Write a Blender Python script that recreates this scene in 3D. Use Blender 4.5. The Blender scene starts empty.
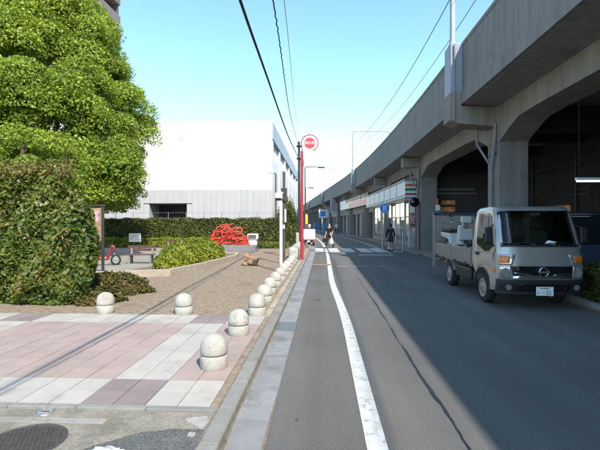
import bpy, bmesh, math, random
import numpy as np
from mathutils import Vector, Matrix
R = math.radians
rng = np.random.default_rng(7); random.seed(7)
sc = bpy.context.scene
col = sc.collection

# ------------------------------------------------------------ camera, sky, sun, exposure
F, CAMH = 433.0, 1.65                       # focal length in photo pixels (600 wide), eye height
YAW, PIT = math.atan(23 / F), -math.atan(1.5 / F)
cam = bpy.data.objects.new('camera', bpy.data.cameras.new('camera')); col.objects.link(cam)
cam.data.sensor_width = 36; cam.data.lens = 36 * F / 600
cam.data.clip_end = 4000; cam.data.clip_start = 0.05
cam.location = (0, 0, CAMH); cam.rotation_euler = (math.pi / 2 + PIT, 0, YAW)
sc.camera = cam
SUN = Vector((0.45, -0.877, 1.0)).normalized()      # towards the sun
w = bpy.data.worlds.new('World'); sc.world = w; w.use_nodes = True
nt = w.node_tree; bg = nt.nodes['Background']
sky = nt.nodes.new('ShaderNodeTexSky'); sky.sky_type = 'NISHITA'; sky.sun_disc = False
sky.sun_elevation = math.asin(SUN.z); sky.sun_rotation = math.atan2(SUN.x, SUN.y)
sky.air_density = 1.0; sky.dust_density = 0.4; sky.ozone_density = 1.6; sky.altitude = 0
hsv = nt.nodes.new('ShaderNodeHueSaturation'); hsv.inputs['Hue'].default_value = 0.483; hsv.inputs['Saturation'].default_value = 1.06
nt.links.new(sky.outputs[0], hsv.inputs['Color']); nt.links.new(hsv.outputs[0], bg.inputs['Color'])
bg.inputs['Strength'].default_value = 0.15
sl = bpy.data.lights.new('sun', 'SUN'); sl.energy = 3.0; sl.angle = R(0.55); sl.color = (1.0, 0.93, 0.83)
so = bpy.data.objects.new('sun', sl); col.objects.link(so)
so.rotation_euler = (-SUN).to_track_quat('-Z', 'Y').to_euler()
vs = sc.view_settings; vs.view_transform = 'Standard'; vs.look = 'None'; vs.gamma = 1; vs.exposure = 1.25
sc.cycles.max_bounces = 8

# ------------------------------------------------------------ pixel helpers (photo 600x450)
def ray(px, py):
    x = (px - 300) / F; z = (225 - py) / F; y = 1.
    y, z = y * math.cos(PIT) - z * math.sin(PIT), y * math.sin(PIT) + z * math.cos(PIT)
    return Vector((x * math.cos(YAW) - y * math.sin(YAW), x * math.sin(YAW) + y * math.cos(YAW), z))
def G(px, py, z=0.0):
    d = ray(px, py); return Vector((0, 0, CAMH)) + d * ((z - CAMH) / d.z)
def atY(px, py, Y):
    d = ray(px, py); return Vector((0, 0, CAMH)) + d * (Y / d.y)
def cv(Y):                                   # the street bends gently to the left beyond 20 m
    if Y < 20: return 0.0
    if Y < 64: return -(Y - 20) ** 2 / 800
    return -2.42 - 0.11 * (Y - 64)
ZP = 0.10                                    # pavement level above the road

# ------------------------------------------------------------ materials
def nd(t, k): return t.nodes.new(k)
def pm(name, c, var=.18, scale=3., rough=.8, bump=.0, bscale=80., metal=0., rand=0., spec=.5, streak=0., c2=None, dirt=None, dscale=1.2, dthr=.58, emit=0., coat=0., speck=0., sscale=250., lanes=0.):
    m = bpy.data.materials.new(name); m.use_nodes = True
    t = m.node_tree; b = t.nodes['Principled BSDF']; L = t.links.new
    tc = nd(t, 'ShaderNodeTexCoord'); out = None
    n1 = nd(t, 'ShaderNodeTexNoise'); n1.inputs['Scale'].default_value = scale; n1.inputs['Detail'].default_value = 8; n1.inputs['Roughness'].default_value = .65
    oi0 = nd(t, 'ShaderNodeObjectInfo'); av = nd(t, 'ShaderNodeVectorMath'); av.operation = 'ADD'; L(tc.outputs['Object'], av.inputs[0]); L(oi0.outputs['Location'], av.inputs[1]); src = av.outputs[0]
    L(src, n1.inputs['Vector'])
    rp = nd(t, 'ShaderNodeValToRGB'); e = rp.color_ramp.elements
    cA = [max(0, x * (1 - var)) for x in c]; cB = [min(1, x * (1 + var)) for x in (c2 or c)]
    e[0].position = .33; e[0].color = (*cA, 1); e[1].position = .68; e[1].color = (*cB, 1)
    L(n1.outputs['Fac'], rp.inputs['Fac']); out = rp.outputs['Color']
    def mul(fac_socket, lo, hi):
        nonlocal out
        mr = nd(t, 'ShaderNodeMapRange'); mr.inputs['To Min'].default_value = lo; mr.inputs['To Max'].default_value = hi
        L(fac_socket, mr.inputs['Value'])
        mx = nd(t, 'ShaderNodeVectorMath'); mx.operation = 'SCALE'; L(out, mx.inputs[0]); L(mr.outputs[0], mx.inputs['Scale']); out = mx.outputs[0]
    if rand:
        oi = nd(t, 'ShaderNodeObjectInfo'); mul(oi.outputs['Random'], 1 - rand, 1 + rand)
    if streak:
        mp = nd(t, 'ShaderNodeMapping'); mp.inputs['Scale'].default_value = (3.5, 3.5, .22); L(src, mp.inputs['Vector'])
        n3 = nd(t, 'ShaderNodeTexNoise'); n3.inputs['Scale'].default_value = 1.4; n3.inputs['Detail'].default_value = 6; L(mp.outputs[0], n3.inputs['Vector'])
        mr0 = nd(t, 'ShaderNodeMapRange'); mr0.inputs['From Min'].default_value = .35; mr0.inputs['From Max'].default_value = .65; L(n3.outputs['Fac'], mr0.inputs['Value'])
        mul(mr0.outputs[0], 1 - streak, 1 + streak * .3)
    if lanes:                                # wear running along the street
        mp2 = nd(t, 'ShaderNodeMapping'); mp2.inputs['Scale'].default_value = (2.2, .09, 1); L(src, mp2.inputs['Vector'])
        n6 = nd(t, 'ShaderNodeTexNoise'); n6.inputs['Scale'].default_value = 1.0; n6.inputs['Detail'].default_value = 5; L(mp2.outputs[0], n6.inputs['Vector'])
        mr6 = nd(t, 'ShaderNodeMapRange'); mr6.inputs['From Min'].default_value = .35; mr6.inputs['From Max'].default_value = .65; L(n6.outputs['Fac'], mr6.inputs['Value']); mul(mr6.outputs[0], 1 - lanes, 1 + lanes)
    if speck:
        n4 = nd(t, 'ShaderNodeTexNoise'); n4.inputs['Scale'].default_value = sscale; n4.inputs['Detail'].default_value = 2; L(src, n4.inputs['Vector'])
        mr1 = nd(t, 'ShaderNodeMapRange'); mr1.inputs['From Min'].default_value = .3; mr1.inputs['From Max'].default_value = .7; L(n4.outputs['Fac'], mr1.inputs['Value'])
        mul(mr1.outputs[0], 1 - speck, 1 + speck)
    if dirt:
        n5 = nd(t, 'ShaderNodeTexNoise'); n5.inputs['Scale'].default_value = dscale; n5.inputs['Detail'].default_value = 10; n5.inputs['Roughness'].default_value = .72; L(src, n5.inputs['Vector'])
        mr2 = nd(t, 'ShaderNodeMapRange'); mr2.inputs['From Min'].default_value = dthr; mr2.inputs['From Max'].default_value = dthr + .12; mr2.inputs['To Max'].default_value = .75; L(n5.outputs['Fac'], mr2.inputs['Value'])
        mx = nd(t, 'ShaderNodeMix'); mx.data_type = 'RGBA'; L(mr2.outputs[0], mx.inputs[0]); L(out, mx.inputs[6]); mx.inputs[7].default_value = (*dirt, 1); out = mx.outputs[2]
    L(out, b.inputs['Base Color'])
    b.inputs['Roughness'].default_value = rough; b.inputs['Metallic'].default_value = metal
    b.inputs['Specular IOR Level'].default_value = spec; b.inputs['Coat Weight'].default_value = coat
    if emit: L(out, b.inputs['Emission Color']); b.inputs['Emission Strength'].default_value = emit
    if bump:
        n2 = nd(t, 'ShaderNodeTexNoise'); n2.inputs['Scale'].default_value = bscale; n2.inputs['Detail'].default_value = 4; L(src, n2.inputs['Vector'])
        bp = nd(t, 'ShaderNodeBump'); bp.inputs['Strength'].default_value = bump; bp.inputs['Distance'].default_value = .02
        L(n2.outputs['Fac'], bp.inputs['Height']); L(bp.outputs[0], b.inputs['Normal'])
    return m
def leafmat(name, cols, trans=.35, rough=.45, nscale=.5):
    m = bpy.data.materials.new(name); m.use_nodes = True
    t = m.node_tree; b = t.nodes['Principled BSDF']; L = t.links.new; o = t.nodes['Material Output']
    g = nd(t, 'ShaderNodeNewGeometry'); tc = nd(t, 'ShaderNodeTexCoord')
    n1 = nd(t, 'ShaderNodeTexNoise'); n1.inputs['Scale'].default_value = nscale; n1.inputs['Detail'].default_value = 3; L(tc.outputs['Object'], n1.inputs['Vector'])
    a = nd(t, 'ShaderNodeMath'); a.operation = 'MULTIPLY_ADD'; L(g.outputs['Random Per Island'], a.inputs[0]); a.inputs[1].default_value = .62
    s = nd(t, 'ShaderNodeMath'); s.operation = 'MULTIPLY_ADD'; L(n1.outputs['Fac'], s.inputs[0]); s.inputs[1].default_value = 1.3; s.inputs[2].default_value = -.46
    L(s.outputs[0], a.inputs[2])
    rp = nd(t, 'ShaderNodeValToRGB'); e = rp.color_ramp.elements
    while len(e) < len(cols): e.new(.5)
    for i, c in enumerate(cols): e[i].position = i / (len(cols) - 1); e[i].color = (*c, 1)
    L(a.outputs[0], rp.inputs['Fac']); L(rp.outputs[0], b.inputs['Base Color']); b.inputs['Roughness'].default_value = rough
    b.inputs['Specular IOR Level'].default_value = .4
    tr = nd(t, 'ShaderNodeBsdfTranslucent'); L(rp.outputs[0], tr.inputs['Color'])
    mx = nd(t, 'ShaderNodeMixShader'); mx.inputs[0].default_value = trans; L(b.outputs[0], mx.inputs[1]); L(tr.outputs[0], mx.inputs[2]); L(mx.outputs[0], o.inputs['Surface'])
    return m
def glass_dark(name, c=(.012, .016, .018), rough=.04): return pm(name, c, var=.1, rough=rough, spec=.6)
M = {}
M['asphalt'] = pm('asphalt', (.115, .111, .106), .16, .35, .92, .5, 160, speck=.36, sscale=85, dirt=(.090, .088, .086), dscale=.7, dthr=.55, lanes=.13)
M['asphalt_dark'] = pm('asphalt_dark', (.10, .10, .098), .2, 2, .93, .5, 160, speck=.5, sscale=60, dirt=(.17, .16, .14), dscale=4, dthr=.55)
M['silt'] = pm('silt', (.17, .14, .10), .35, 8, .95, speck=.3, sscale=90)
M['tar'] = pm('tar', (.016, .017, .02), .3, 6, .55)
M['oil'] = pm('oil_stain', (.06, .06, .06), .3, 20, .8, speck=.3, sscale=85)
M['paint'] = pm('road_paint', (.52, .52, .50), .14, 6, .75, .2, 160, speck=.12, sscale=60, dirt=(.16, .16, .16), dscale=9, dthr=.515)
M['paint_orange'] = pm('road_paint_orange', (.42, .22, .08), .15, 6, .8, dirt=(.1, .1, .1), dscale=9, dthr=.56)
M['paint_faint'] = pm('worn_paint', (.38, .38, .38), .2, 6, .8, dirt=(.09, .09, .09), dscale=8, dthr=.5)
M['ground'] = pm('earth', (.16, .13, .10), .25, 1.5, .95, .4, 30)
M['gravel_ground'] = pm('park_ground', (.26, .235, .20), .18, 1.2, .95, .3, 60, speck=.15)
M['white_tile'] = pm('white_tile', (.385, .36, .32), .06, 6, .75, .12, 120, rand=.07, speck=.06, dirt=(.28, .26, .225), dscale=2.6, dthr=.53)
M['pink_tile'] = pm('pink_tile', (.325, .25, .225), .08, 5, .78, .12, 120, rand=.045, speck=.06, dirt=(.26, .21, .18), dscale=2.2, dthr=.54)
M['mauve_tile'] = pm('mauve_tile', (.225, .18, .175), .08, 5, .8, .12, 120, rand=.08, speck=.08)
M['grout'] = pm('grout', (.15, .135, .12), .2, 9, .95)
M['brick'] = pm('paving_brick', (.235, .175, .115), .28, 9., .9, .3, 90, c2=(.25, .195, .145), dirt=(.155, .12, .085), dscale=.9, dthr=.55, speck=.12, sscale=60)
M['brick_joint'] = pm('brick_joint', (.15, .115, .085), .2, 6, .95)
M['kerb'] = pm('kerb_concrete', (.225, .218, .20), .12, 4, .88, .3, 120, rand=.08, speck=.12, dirt=(.14, .13, .11), dscale=2.6, dthr=.52)
M['gutter'] = pm('gutter_concrete', (.225, .228, .23), .12, 3, .86, .3, 120, rand=.08, speck=.1, dirt=(.135, .133, .125), dscale=2.0, dthr=.51)
M['apron'] = pm('old_concrete', (.245, .22, .18), .22, 3.5, .92, .6, 90, speck=.25, sscale=70, dirt=(.15, .13, .10), dscale=2.6, dthr=.50)
M['apron_edge'] = pm('apron_edge', (.27, .26, .24), .15, 5, .9, .3, 100, rand=.08, speck=.15, dirt=(.17, .155, .13), dscale=4, dthr=.52)
M['mortar'] = pm('mortar', (.33, .32, .29), .15, 7, .9, .4, 60, dirt=(.25, .23, .2), dscale=6, dthr=.55)
M['iron'] = pm('cast_iron', (.075, .068, .062), .25, 20, .65, .3, 120, metal=.3)
M['steel_grate'] = pm('grate', (.3, .31, .32), .2, 20, .5, metal=.7)
M['granite'] = pm('granite', (.39, .375, .335), .12, 7, .8, .35, 130, rand=.05, speck=.28, sscale=110, dirt=(.24, .22, .18), dscale=5, dthr=.54)
M['planter'] = pm('planter_concrete', (.36, .31, .24), .15, 4, .9, .3, 90, dirt=(.23, .19, .14), dscale=2, dthr=.55)
M['concrete'] = pm('viaduct_concrete', (.25, .243, .23), .15, .6, .9, .25, 40, streak=.17, dirt=(.15, .148, .142), dscale=.6, dthr=.53)
M['concrete_warm'] = pm('girder_concrete', (.285, .26, .225), .12, .8, .9, .2, 40, streak=.2, dirt=(.24, .22, .19), dscale=.6, dthr=.56)
M['concrete_shade'] = pm('shaded_concrete', (.032, .031, .030), .25, .7, .9, streak=.3)  # albedo lowered so the gloom under the deck sits in the colour
M['ballast'] = pm('deck', (.2, .19, .18), .2, 2, .95)
M['pipe'] = pm('grey_pvc', (.23, .24, .26), .12, 3, .5, streak=.15)
M['galv'] = pm('galvanised_steel', (.42, .44, .46), .1, 6, .45, metal=.6)
M['dark_metal'] = pm('dark_painted_steel', (.035, .033, .032), .2, 6, .5)
M['brown_metal'] = pm('brown_painted_steel', (.085, .06, .05), .2, 6, .55)
M['wire'] = pm('cable_sheath', (.012, .012, .014), .1, 6, .6)
M['white_clad'] = pm('white_cladding', (.74, .74, .73), .03, 1, .6, rand=.015, streak=.03)
M['grey_clad'] = pm('pale_grey_cladding', (.43, .43, .435), .04, 1, .6, rand=.025, streak=.05)
M['roof_grey'] = pm('grey_fascia_metal', (.30, .33, .38), .08, 1, .5, streak=.15)
M['joint'] = pm('panel_joint', (.45, .45, .45), .1, 3, .9)
M['white_paint'] = pm('white_paint', (.78, .78, .76), .05, 4, .5, dirt=(.5, .48, .44), dscale=4, dthr=.62)
M['red_paint'] = pm('red_paint', (.40, .03, .045), .1, 4, .4, dirt=(.35, .12, .1), dscale=5, dthr=.64)
M['moped_shade_red'] = pm('moped_shade_red', (.24, .018, .022), .15, 6, .35)  # red darkened to paint in the tree's shade on the moped
M['scooter_white'] = pm('scooter_white', (.50, .50, .49), .06, 6, .35, dirt=(.3, .29, .27), dscale=5, dthr=.6)
M['sign_red'] = pm('sign_red', (.72, .055, .06), .05, 4, .4)
M['sign_white'] = pm('sign_white', (.80, .79, .78), .03, 4, .45)
M['sculpt_red'] = pm('sculpture_red', (.62, .055, .035), .12, 4, .45)
M['orange_brick'] = pm('terracotta_stone', (.30, .18, .11), .2, 7, .88, .5, 30, dirt=(.26, .15, .1), dscale=3)
M['tower_wall'] = pm('tower_tile', (.20, .16, .14), .1, 1, .7, streak=.1)
M['tower_dark'] = pm('tower_balcony', (.10, .10, .105), .1, 1, .6)
M['tower_glass'] = pm('tower_glass', (.10, .16, .24), .1, .3, .08)
M['bark'] = pm('bark', (.10, .075, .055), .3, 6, .95, .8, 20)
M['twig'] = pm('foliage_core', (.035, .03, .018), .3, 6, .95)  # dark fill for solid cores added to stand in for dim foliage interiors
M['truck'] = pm('silver_paint', (.42, .41, .39), .04, 2, .32, metal=.6, coat=.5)
M['truck_plain'] = pm('grey_bed_paint', (.235, .22, .195), .1, 4, .5, dirt=(.2, .17, .14), dscale=3)
M['black_plastic'] = pm('black_plastic', (.018, .018, .019), .15, 8, .5)
M['black_gloss'] = pm('black_gloss', (.01, .01, .011), .1, 8, .12)
M['tyre'] = pm('tyre_rubber', (.02, .02, .02), .2, 10, .85)
M['rim'] = pm('steel_wheel', (.42, .42, .42), .1, 6, .4, metal=.7)
M['chrome'] = pm('chrome', (.75, .75, .76), .03, 4, .12, metal=1.)
M['glass'] = glass_dark('dark_glass')
M['lens'] = pm('lamp_lens', (.36, .38, .40), .5, 26, .06, spec=.8, metal=.5)
M['amber'] = pm('amber_lens', (.70, .17, .02), .1, 10, .15)
M['plate'] = pm('plate_white', (.78, .79, .78), .02, 4, .4)
M['plate_green'] = pm('plate_green', (.02, .11, .05), .05, 4, .5)
M['van_paint'] = pm('van_blue_grey', (.05, .07, .11), .05, 2, .25, coat=.6, metal=.3)
M['skin'] = pm('skin', (.50, .30, .21), .06, 6, .55)
M['hair'] = pm('black_hair', (.012, .010, .009), .2, 30, .45)
M['cloth_black'] = pm('black_cloth', (.013, .013, .015), .2, 14, .9)
M['cloth_navy'] = pm('navy_cloth', (.018, .022, .035), .2, 14, .9)
M['cloth_white'] = pm('white_cloth', (.72, .72, .70), .05, 14, .9)
M['cloth_blue'] = pm('denim', (.10, .15, .24), .15, 14, .9)
M['cloth_brown'] = pm('brown_cloth', (.16, .10, .07), .15, 14, .9)
M['bag'] = pm('plastic_bag', (.74, .75, .74), .04, 9, .4)
M['shop_wall'] = pm('shop_wall', (.34, .325, .30), .12, 1.2, .85, streak=.2)
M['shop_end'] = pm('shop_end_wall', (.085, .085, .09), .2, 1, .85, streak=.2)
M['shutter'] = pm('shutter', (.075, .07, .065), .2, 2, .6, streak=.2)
M['stripe_orange'] = pm('stripe_orange', (.68, .10, .04), .04, 2, .5)
M['stripe_green'] = pm('stripe_green', (.01, .20, .12), .04, 2, .5)
M['stripe_red'] = pm('stripe_red', (.38, .02, .05), .04, 2, .5)
M['fascia_white'] = pm('fascia_white', (.68, .72, .74), .03, 2, .45)
M['shop_light'] = pm('shop_light', (1., .93, .80), .02, 2, .5, emit=.55)
M['tube_light'] = pm('tube_light', (.95, 1., .94), .02, 2, .5, emit=1.6)
M['warm_window'] = pm('warm_window', (.5, .24, .10), .6, 2.5, .5, emit=.05)
M['store_glass'] = pm('store_glass', (.10, .13, .15), .35, .8, .06, spec=.7)
M['poster_red'] = pm('poster_red', (.34, .05, .08), .6, 7, .6, c2=(.5, .3, .35))
M['poster_green'] = pm('poster_green', (.10, .13, .05), .5, 7, .6)
M['sign_yellow'] = pm('sign_yellow', (.75, .5, .06), .1, 5, .5)
M['sign_blue'] = pm('sign_blue', (.02, .20, .62), .08, 5, .4)
M['banner_blue'] = pm('banner_blue', (.04, .22, .45), .15, 5, .6)
M['poster_tan'] = pm('poster_tan', (.28, .18, .10), .3, 7, .6)
M['bench_wood'] = pm('bench_wood', (.085, .045, .035), .25, 9, .7)
M['rust'] = pm('rust_brown', (.20, .075, .045), .2, 5, .8)
M['far_wall'] = pm('far_building', (.36, .36, .37), .1, .5, .8, streak=.15)

def clear_glass(name, tint):
    m = bpy.data.materials.new(name); m.use_nodes = True; t = m.node_tree; o = t.nodes['Material Output']; L = t.links.new
    tr = nd(t, 'ShaderNodeBsdfTransparent'); tr.inputs[0].default_value = (*tint, 1); gl = nd(t, 'ShaderNodeBsdfGlossy'); gl.inputs['Roughness'].default_value = .02
    fz = nd(t, 'ShaderNodeFresnel'); fz.inputs[0].default_value = 1.5; mx = nd(t, 'ShaderNodeMixShader'); L(fz.outputs[0], mx.inputs[0]); L(tr.outputs[0], mx.inputs[1]); L(gl.outputs[0], mx.inputs[2]); L(mx.outputs[0], o.inputs['Surface']); return m
M['clear_glass'] = clear_glass('tinted_windscreen', (.72, .80, .76))
M['cabin'] = pm('cabin_plastic', (.035, .035, .036), .15, 6, .7)
M['seat_cloth'] = pm('seat_cloth', (.07, .07, .075), .2, 14, .9)
M['rear_pane'] = pm('rear_pane', (.12, .14, .15), .2, 3, .1)
M['tarp'] = pm('dark_tarpaulin', (.03, .035, .045), .3, 8, .7, .4, 14)

# ------------------------------------------------------------ mesh helpers
class MB:
    def __init__(s): s.v = []; s.f = []; s.smooth = []
    def add(s, v, f, sm=False):
        n = len(s.v); s.v += [tuple(p) for p in v]; s.f += [tuple(i + n for i in q) for q in f]; s.smooth += [sm] * len(f); return s
    def box(s, x0, x1, y0, y1, z0, z1):
        return s.add([(x0, y0, z0), (x1, y0, z0), (x1, y1, z0), (x0, y1, z0), (x0, y0, z1), (x1, y0, z1), (x1, y1, z1), (x0, y1, z1)],
                     [(0, 3, 2, 1), (4, 5, 6, 7), (0, 1, 5, 4), (1, 2, 6, 5), (2, 3, 7, 6), (3, 0, 4, 7)])
    def prism(s, poly, z0, z1):                       # poly (x,y) counter-clockwise
        n = len(poly); v = [(x, y, z0) for x, y in poly] + [(x, y, z1) for x, y in poly]
        return s.add(v, [tuple(range(n - 1, -1, -1)), tuple(range(n, 2 * n))] + [(i, (i + 1) % n, n + (i + 1) % n, n + i) for i in range(n)])
    def prismx(s, poly, x0, x1):                      # poly (y,z)
        n = len(poly); v = [(x0, y, z) for y, z in poly] + [(x1, y, z) for y, z in poly]
        return s.add(v, [tuple(range(n - 1, -1, -1)), tuple(range(n, 2 * n))] + [(i, (i + 1) % n, n + (i + 1) % n, n + i) for i in range(n)])
    def tube(s, pts, r, n=8, cap=True):
        pts = [Vector(p) for p in pts]; k = len(pts); rs = r if isinstance(r, (list, tuple)) else [r] * k
        v = []; up = None
        for i, p in enumerate(pts):
            d = (pts[min(i + 1, k - 1)] - pts[max(i - 1, 0)]).normalized()
            if up is None: up = d.orthogonal().normalized()
            up = (up - d * up.dot(d)); up = up.normalized() if up.length > 1e-6 else d.orthogonal().normalized()
            w_ = d.cross(up)
            for j in range(n):
                a = 2 * math.pi * j / n; v.append(p + (up * math.cos(a) + w_ * math.sin(a)) * rs[i])
        f = [(i * n + j, i * n + (j + 1) % n, (i + 1) * n + (j + 1) % n, (i + 1) * n + j) for i in range(k - 1) for j in range(n)]
        s.add(v, f, True)
        if cap: s.add(v[:n], [tuple(range(n - 1, -1, -1))]); s.add(v[-n:], [tuple(range(n))])
        return s
    def lathe(s, prof, n=24, c=(0, 0, 0), axis='z', sm=True):   # prof (r, h)
        v = []
        for r, h in prof:
            for j in range(n):
                a = 2 * math.pi * j / n; x, y = r * math.cos(a), r * math.sin(a)
                p = (x, y, h) if axis == 'z' else ((h, x, y) if axis == 'x' else (y, h, x))
                v.append((p[0] + c[0], p[1] + c[1], p[2] + c[2]))
        k = len(prof)
        f = [(i * n + j, i * n + (j + 1) % n, (i + 1) * n + (j + 1) % n, (i + 1) * n + j) for i in range(k - 1) for j in range(n)]
        s.add(v, f, sm)
        s.add(v[:n], [tuple(range(n - 1, -1, -1))]); s.add(v[-n:], [tuple(range(n))]); return s
    def sweep(s, prof, Ys, lat=True):                # closed profile (lat, z) along the curved street
        n = len(prof); v = []
        for Y in Ys:
            d = cv(Y) if lat else 0
            v += [(x + d, Y, z) for x, z in prof]
        k = len(Ys)
        f = [(i * n + j, (i + 1) * n + j, (i + 1) * n + (j + 1) % n, i * n + (j + 1) % n) for i in range(k - 1) for j in range(n)]
        f += [tuple(range(n)), tuple(range(k * n - 1, (k - 1) * n - 1, -1))]
        return s.add(v, f)
    def ribbon(s, l0, l1, z, Ys):                    # flat strip along the street
        v = []
        for Y in Ys: v += [(l0 + cv(Y), Y, z), (l1 + cv(Y), Y, z)]
        return s.add(v, [(2 * i, 2 * i + 1, 2 * i + 3, 2 * i + 2) for i in range(len(Ys) - 1)])
    def mesh(s, name, mat):
        me = bpy.data.meshes.new(name); me.from_pydata(s.v, [], s.f); me.materials.append(M[mat] if isinstance(mat, str) else mat)
        me.polygons.foreach_set('use_smooth', s.smooth); me.update(); return me
    def build(s, name, mat, parent=None, bev=0., loc=None, sharp=None, **k):
        bm = bmesh.new(); me = s.mesh(name, mat); bm.from_mesh(me); bmesh.ops.recalc_face_normals(bm, faces=bm.faces[:]); bm.to_mesh(me); bm.free()
        if sharp: me.polygons.foreach_set('use_smooth', [True] * len(me.polygons)); me.set_sharp_from_angle(angle=R(sharp))
        o = link(name, me, parent, loc)
        if bev:
            b = o.modifiers.new('bevel', 'BEVEL'); b.width = bev; b.segments = 2; b.limit_method = 'ANGLE'; b.angle_limit = R(40)
        if k: tag(o, **k)
        return o
def link(name, me, parent=None, loc=None):
    o = bpy.data.objects.new(name, me); col.objects.link(o)
    if parent: o.parent = parent
    if loc is not None: o.location = loc
    return o
def tag(o, label=None, cat=None, group=None, kind=None):
    if label: o['label'] = label
    if cat: o['category'] = cat
    if group: o['group'] = group
    if kind: o['kind'] = kind
    return o
def thing(name, label, cat, loc=(0, 0, 0), rz=0, group=None):
    o = bpy.data.objects.new(name, None); col.objects.link(o); o.location = loc; o.rotation_euler = (0, 0, rz); o.empty_display_size = .2
    return tag(o, label, cat, group)
def copy_tree(o, parent=None):
    c = o.copy(); col.objects.link(c); c.parent = parent
    for ch in list(o.children): copy_tree(ch, c)
    return c
def yr(a, b, step=2.9):
    n = max(1, int(math.ceil((b - a) / step))); return [a + (b - a) * i / n for i in range(n + 1)]
def text(body, size, mat, parent, loc, rot=(math.pi / 2, 0, 0), name='lettering', depth=.003, sx=1.):
    cu = bpy.data.curves.new(name, 'FONT'); cu.body = body; cu.size = size; cu.align_x = 'CENTER'; cu.align_y = 'CENTER'; cu.extrude = depth
    t = bpy.data.objects.new(name + '_tmp', cu); col.objects.link(t)
    bpy.context.view_layer.update()
    me = bpy.data.meshes.new_from_object(t.evaluated_get(bpy.context.evaluated_depsgraph_get()))
    bpy.data.objects.remove(t); me.materials.clear(); me.materials.append(M[mat]); me.name = name
    o = link(name, me, parent, loc); o.rotation_euler = rot; o.scale = (sx, 1, 1); return o
# ---- foliage: many small folded leaves
def leaf_mesh(name, P, N, size, mat, aspect=.5, spread=.7, sizevar=.5):
    n = len(P); N = N / (np.linalg.norm(N, axis=1, keepdims=True) + 1e-9)
    N = N + rng.normal(0, spread, (n, 3)); N /= np.linalg.norm(N, axis=1, keepdims=True) + 1e-9
    D = rng.normal(0, 1, (n, 3)); D[:, 2] -= .25; D -= N * (D * N).sum(1, keepdims=True); D /= np.linalg.norm(D, axis=1, keepdims=True) + 1e-9
    S = np.cross(N, D); L = size * (1 + rng.uniform(-sizevar, sizevar, (n, 1))); W = L * aspect
    fold = N * L * .12
    V = np.empty((n, 4, 3)); V[:, 0] = P - D * L * .5; V[:, 1] = P + S * W * .5 + fold; V[:, 2] = P + D * L * .5; V[:, 3] = P - S * W * .5 + fold
    me = bpy.data.meshes.new(name); me.vertices.add(4 * n); me.vertices.foreach_set('co', V.ravel())
    me.loops.add(4 * n); me.loops.foreach_set('vertex_index', np.arange(4 * n)); me.polygons.add(n)
    me.polygons.foreach_set('loop_start', np.arange(0, 4 * n, 4)); me.polygons.foreach_set('loop_total', np.full(n, 4))
    me.materials.append(mat); me.update(); me.validate(); return me
def sph(n):
    v = rng.normal(0, 1, (n, 3)); return v / np.linalg.norm(v, axis=1, keepdims=True)
def clump_leaves(centres, radii, per, flat=.75, jit=.22):
    P = []; N = []
    for c, r, k in zip(centres, radii, per):
        d = sph(k); d[:, 2] = np.where(d[:, 2] < -.35, -d[:, 2], d[:, 2])
        rr = r * (1 - np.abs(rng.normal(0, jit, (k, 1)))); p = d * rr; p[:, 2] *= flat
        P.append(p + c); N.append(d + np.array([0, 0, .25]))
    return np.concatenate(P), np.concatenate(N)
def mound_points(n, c, rad, bump=.12, jit=.12):      # leafy shell of a rounded shrub, base at c
    d = sph(n); d[:, 2] = np.abs(d[:, 2])
    a = np.arctan2(d[:, 1], d[:, 0]); b = 1 + bump * (np.sin(3 * a + c[0] * 7) * .5 + np.sin(7 * a + 5 * d[:, 2] + c[1]) * .5 + np.sin(11 * d[:, 2] + 4 * a) * .4)
    r = b * (1 - np.abs(rng.normal(0, jit, n))); return d * r[:, None] * np.array(rad) + np.array(c), d / np.array(rad)
def core(name, c, rad, parent, mat='twig'):  # solid dark lump added inside a shrub to stop see-through
    bm = bmesh.new(); bmesh.ops.create_icosphere(bm, subdivisions=3, radius=1)
    for v in bm.verts:
        k = .74 * (1 + .10 * math.sin(v.co.x * 7 + v.co.y * 5)); v.co = Vector((v.co.x * rad[0] * k, v.co.y * rad[1] * k, abs(v.co.z) * rad[2] * k))
    me = bpy.data.meshes.new(name); bm.to_mesh(me); bm.free(); me.materials.append(M[mat]); return link(name, me, parent, c)
def hedge_points(n, x0, x1, y0, y1, h, wob=.12, jit=.10, z0=.05):
    W, D = x1 - x0, y1 - y0; areas = np.array([W * h, W * h * .35, D * h, D * h, W * D]); k = rng.choice(5, n, p=areas / areas.sum())
    u = rng.uniform(0, 1, n); v = rng.uniform(0, 1, n); P = np.zeros((n, 3)); N = np.zeros((n, 3))
    for i in range(5):
        m = k == i
        if i == 0: P[m] = np.c_[x0 + u[m] * W, np.full(m.sum(), y0), z0 + v[m] * (h - z0)]; N[m] = (0, -1, .3)
        if i == 1: P[m] = np.c_[x0 + u[m] * W, np.full(m.sum(), y1), z0 + v[m] * (h - z0)]; N[m] = (0, 1, .3)
        if i == 2: P[m] = np.c_[np.full(m.sum(), x0), y0 + u[m] * D, z0 + v[m] * (h - z0)]; N[m] = (-1, 0, .3)
        if i == 3: P[m] = np.c_[np.full(m.sum(), x1), y0 + u[m] * D, z0 + v[m] * (h - z0)]; N[m] = (1, 0, .3)
        if i == 4: P[m] = np.c_[x0 + u[m] * W, y0 + v[m] * D, np.full(m.sum(), h)]; N[m] = (0, 0, 1)
    wv = wob * (np.sin(P[:, 0] * 3.1 + P[:, 2] * 2.3) * .5 + np.sin(P[:, 0] * 7.3 - P[:, 2] * 5.1 + P[:, 1] * 4) * .35 + np.sin(P[:, 1] * 5 + P[:, 0] * 1.7) * .4)
    P += N / np.linalg.norm(N, axis=1, keepdims=True) * (wv - np.abs(rng.normal(0, jit, n)))[:, None]
    return P, N

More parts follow.
